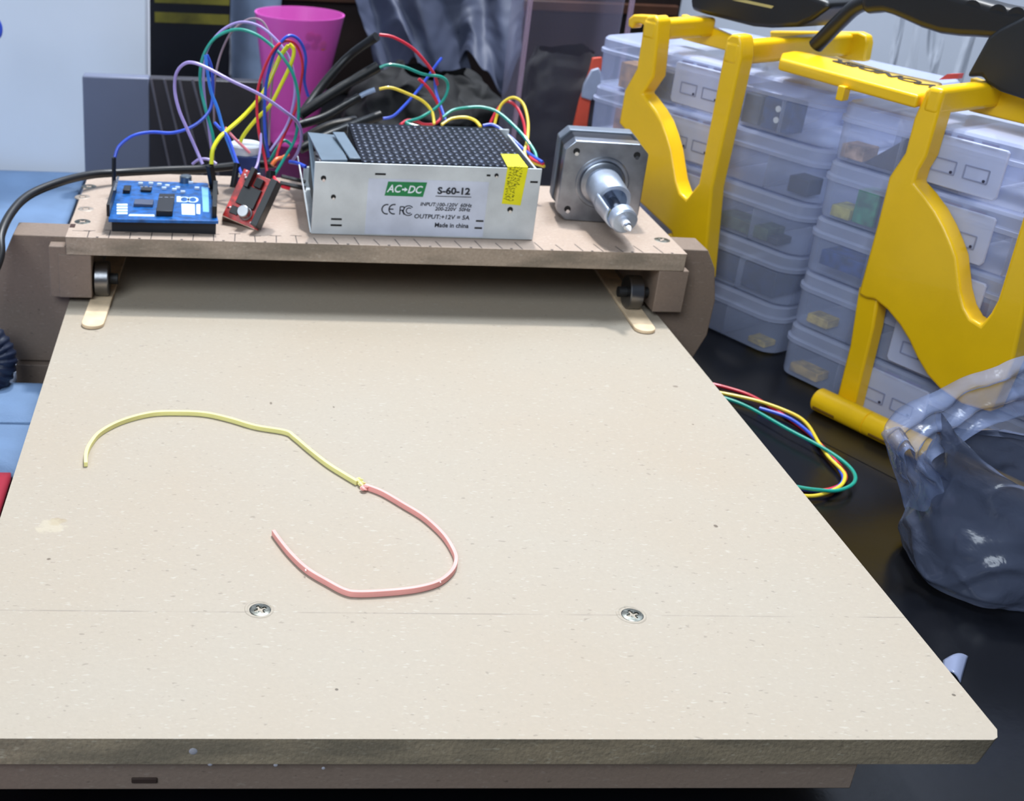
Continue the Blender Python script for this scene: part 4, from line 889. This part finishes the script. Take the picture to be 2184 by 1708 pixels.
# clear container with black contents and an orange strip
yc=62; a=atY(1098,250,yc).x; c_=atY(1302,250,yc).x; zt=atY(1200,4,yc).z+3
cc=thing('clear_container','tall clear plastic container holding black bags behind the motor','container',((a+c_)/2,yc+3,DESK))
def ctn(u,v):
    a2=u*2*math.pi; w_=(c_-a)/2*(.97+.07*v); dd=3.2*(.97+.05*v); ca,sa=math.cos(a2),math.sin(a2)
    return ((a+c_)/2+w_*math.copysign(abs(ca)**.35,ca),yc+3.2+dd*math.copysign(abs(sa)**.35,sa),DESK+.02+(zt-DESK)*v)
MB().grid(ctn,96,4,True).build('container_wall',M_CLEAR,cc,angle=50)
MB().box(a+.1,c_-.1,yc+.2,yc+6.2,DESK+.02,DESK+.2).build('container_base',M_CLEAR,cc)
w_=.16
MB().box(a-.05,a+.25,yc-.12,yc+.3,DESK+.05,zt-.1).build('corner_edge',clear('pinkish_edge',(200,170,190),.4,.2),cc,bevel=.05)
MB().box(c_+.12,c_+.42,yc-.12,yc+.3,DESK+.05,zt-.1).build('corner_edge',clear('pinkish_edge',(200,170,190),.4,.2),cc,bevel=.05)
def inner(nm,pa,pb,pt,yy_,lab,m,seed):
    xa=atY(pa,150,yy_).x; xb=atY(pb,150,yy_).x; z1=atY((pa+pb)/2,pt,yy_).z
    def fn(u,v):
        aa=u*2*math.pi; k=1-.35*v**5; e=.5; ca,sa=math.cos(aa),math.sin(aa)
        p=Vector(((xa+xb)/2+(xb-xa)/2*k*math.copysign(abs(ca)**e,ca),yy_+2.6*k*math.copysign(abs(sa)**e,sa),DESK+.25+(z1-DESK)*v))
        return p+crump((p.x,p.y,p.z+seed),.7,.35)*min(1,v*6)
    return tag(MB().grid(fn,80,40,True).build(nm,m,angle=80),lab,'bag')
inner('black_bag',1112,1288,112,yc+3.1,'black bag filling the lower part of the clear container',M_BB,3)
tag(MB().prism([atY(x,y,yc-.9) for x,y in ((1264,124),(1284,122),(1286,140),(1262,200),(1252,275),(1222,275),(1236,215),(1258,150))],(0,.25,0)).build('orange_strap',mat('orange_red_strap',(222,84,56),.45),bevel=.05),'orange-red strap hanging down the right side of the container','strap')
tag(MB().prism([atY(x,y,yc-1.3) for x,y in ((1262,150),(1278,145),(1290,175),(1262,215),(1240,208),(1246,180))],(0,.3,0)).build('grey_clip',mat('pale_grey_clip',(160,168,188),.4),bevel=.08),'pale grey clip behind the orange strap','clip')

# ================================================================== cloths at the left
def sheet(x0,x1,y0,y1,z,amp,f,nm,lab,m,seed,cat='cloth',depth=.6,n=60):
    def fn(u,v):
        x=x0+(x1-x0)*u; y=y0+(y1-y0)*v; e=min(u,1-u,v,1-v)*8; e=min(1,e)
        return (x,y,z+(amp*noise.noise(Vector((x*f,y*f,seed)))+amp*.6*noise.noise(Vector((x*f*.4,y*f*1.8,seed+4))))*e+amp*.3*e)
    return tag(MB().grid(fn,n,n).build(nm,m,solid=depth,sub=0,angle=80),lab,cat)
FY1,FY2=24.9,20.1
M_BLC=mat('light_blue_cloth',(100,126,160),.8,var=.06,scale=30,bump=.4,bscale=900)
stool=thing('side_bench','low pale bench at the left of the desk carrying the blue cloth','bench',(-21,14,DESK-75))
MB().box(-40,-2.9,-45,72,DESK-2.2,DESK-.15).build('bench_top',mat('pale_bench',(150,160,180),.6),stool,bevel=.2)
for x,y in ((-37,-42),(-7,-42),(-37,61),(-7,61)): MB().box(x-2,x+2,y-2,y+2,DESK-75,DESK-2.2).build('leg',mat('pale_bench',(150,160,180),.6),stool,bevel=.2)
sheet(-34,-3.0,42,65,DESK+.75,.4,.10,'bed_sheet','light blue sheet lying flat behind the left side plate',M_BLC,2)
sheet(-14,-.3,FY1,28.9,DESK+.6,.55,.22,'folded_cloth','light blue folded cloth left of the work board',M_BLC,9)
sheet(-14,-.3,FY2,FY1-.3,DESK+.6,.55,.26,'folded_cloth','light blue crumpled cloth nearer the viewer, below the folded one',M_BLC,5)
sheet(-16,-1.3,-6,FY2-.2,DESK+.8,.4,.2,'red_cloth','dark red cloth at the left edge beside the board',mat('dark_red_cloth',(150,16,44),.8),3)
# ribbed navy sleeve at the far left
a=atY(-20,690,29); b_=atY(22,775,28.5); e_=atY(-10,850,28)
pp=smooth_path([atY(-40,700,29),atY(-5,735,28.8),atY(8,770,28.6),atY(-8,810,28.4),atY(-40,850,28.2)],10)
rr=[.62+.06*math.sin(i*2.0) for i in range(len(pp))]
tag(MB().tube(pp,rr,18).build('ribbed_hose',mat('navy_ribbed_rubber',(22,32,56),.5),angle=70),'dark navy ribbed hose bending in from the left edge','hose')
tag(MB().tube(smooth_path([atY(-10,35,60),atY(1,55,60),atY(0,75,60),atY(-12,85,60)],6),.12,8).build('blue_cord',wm('blue')),'scrap of dark blue cord at the top left edge','cord')
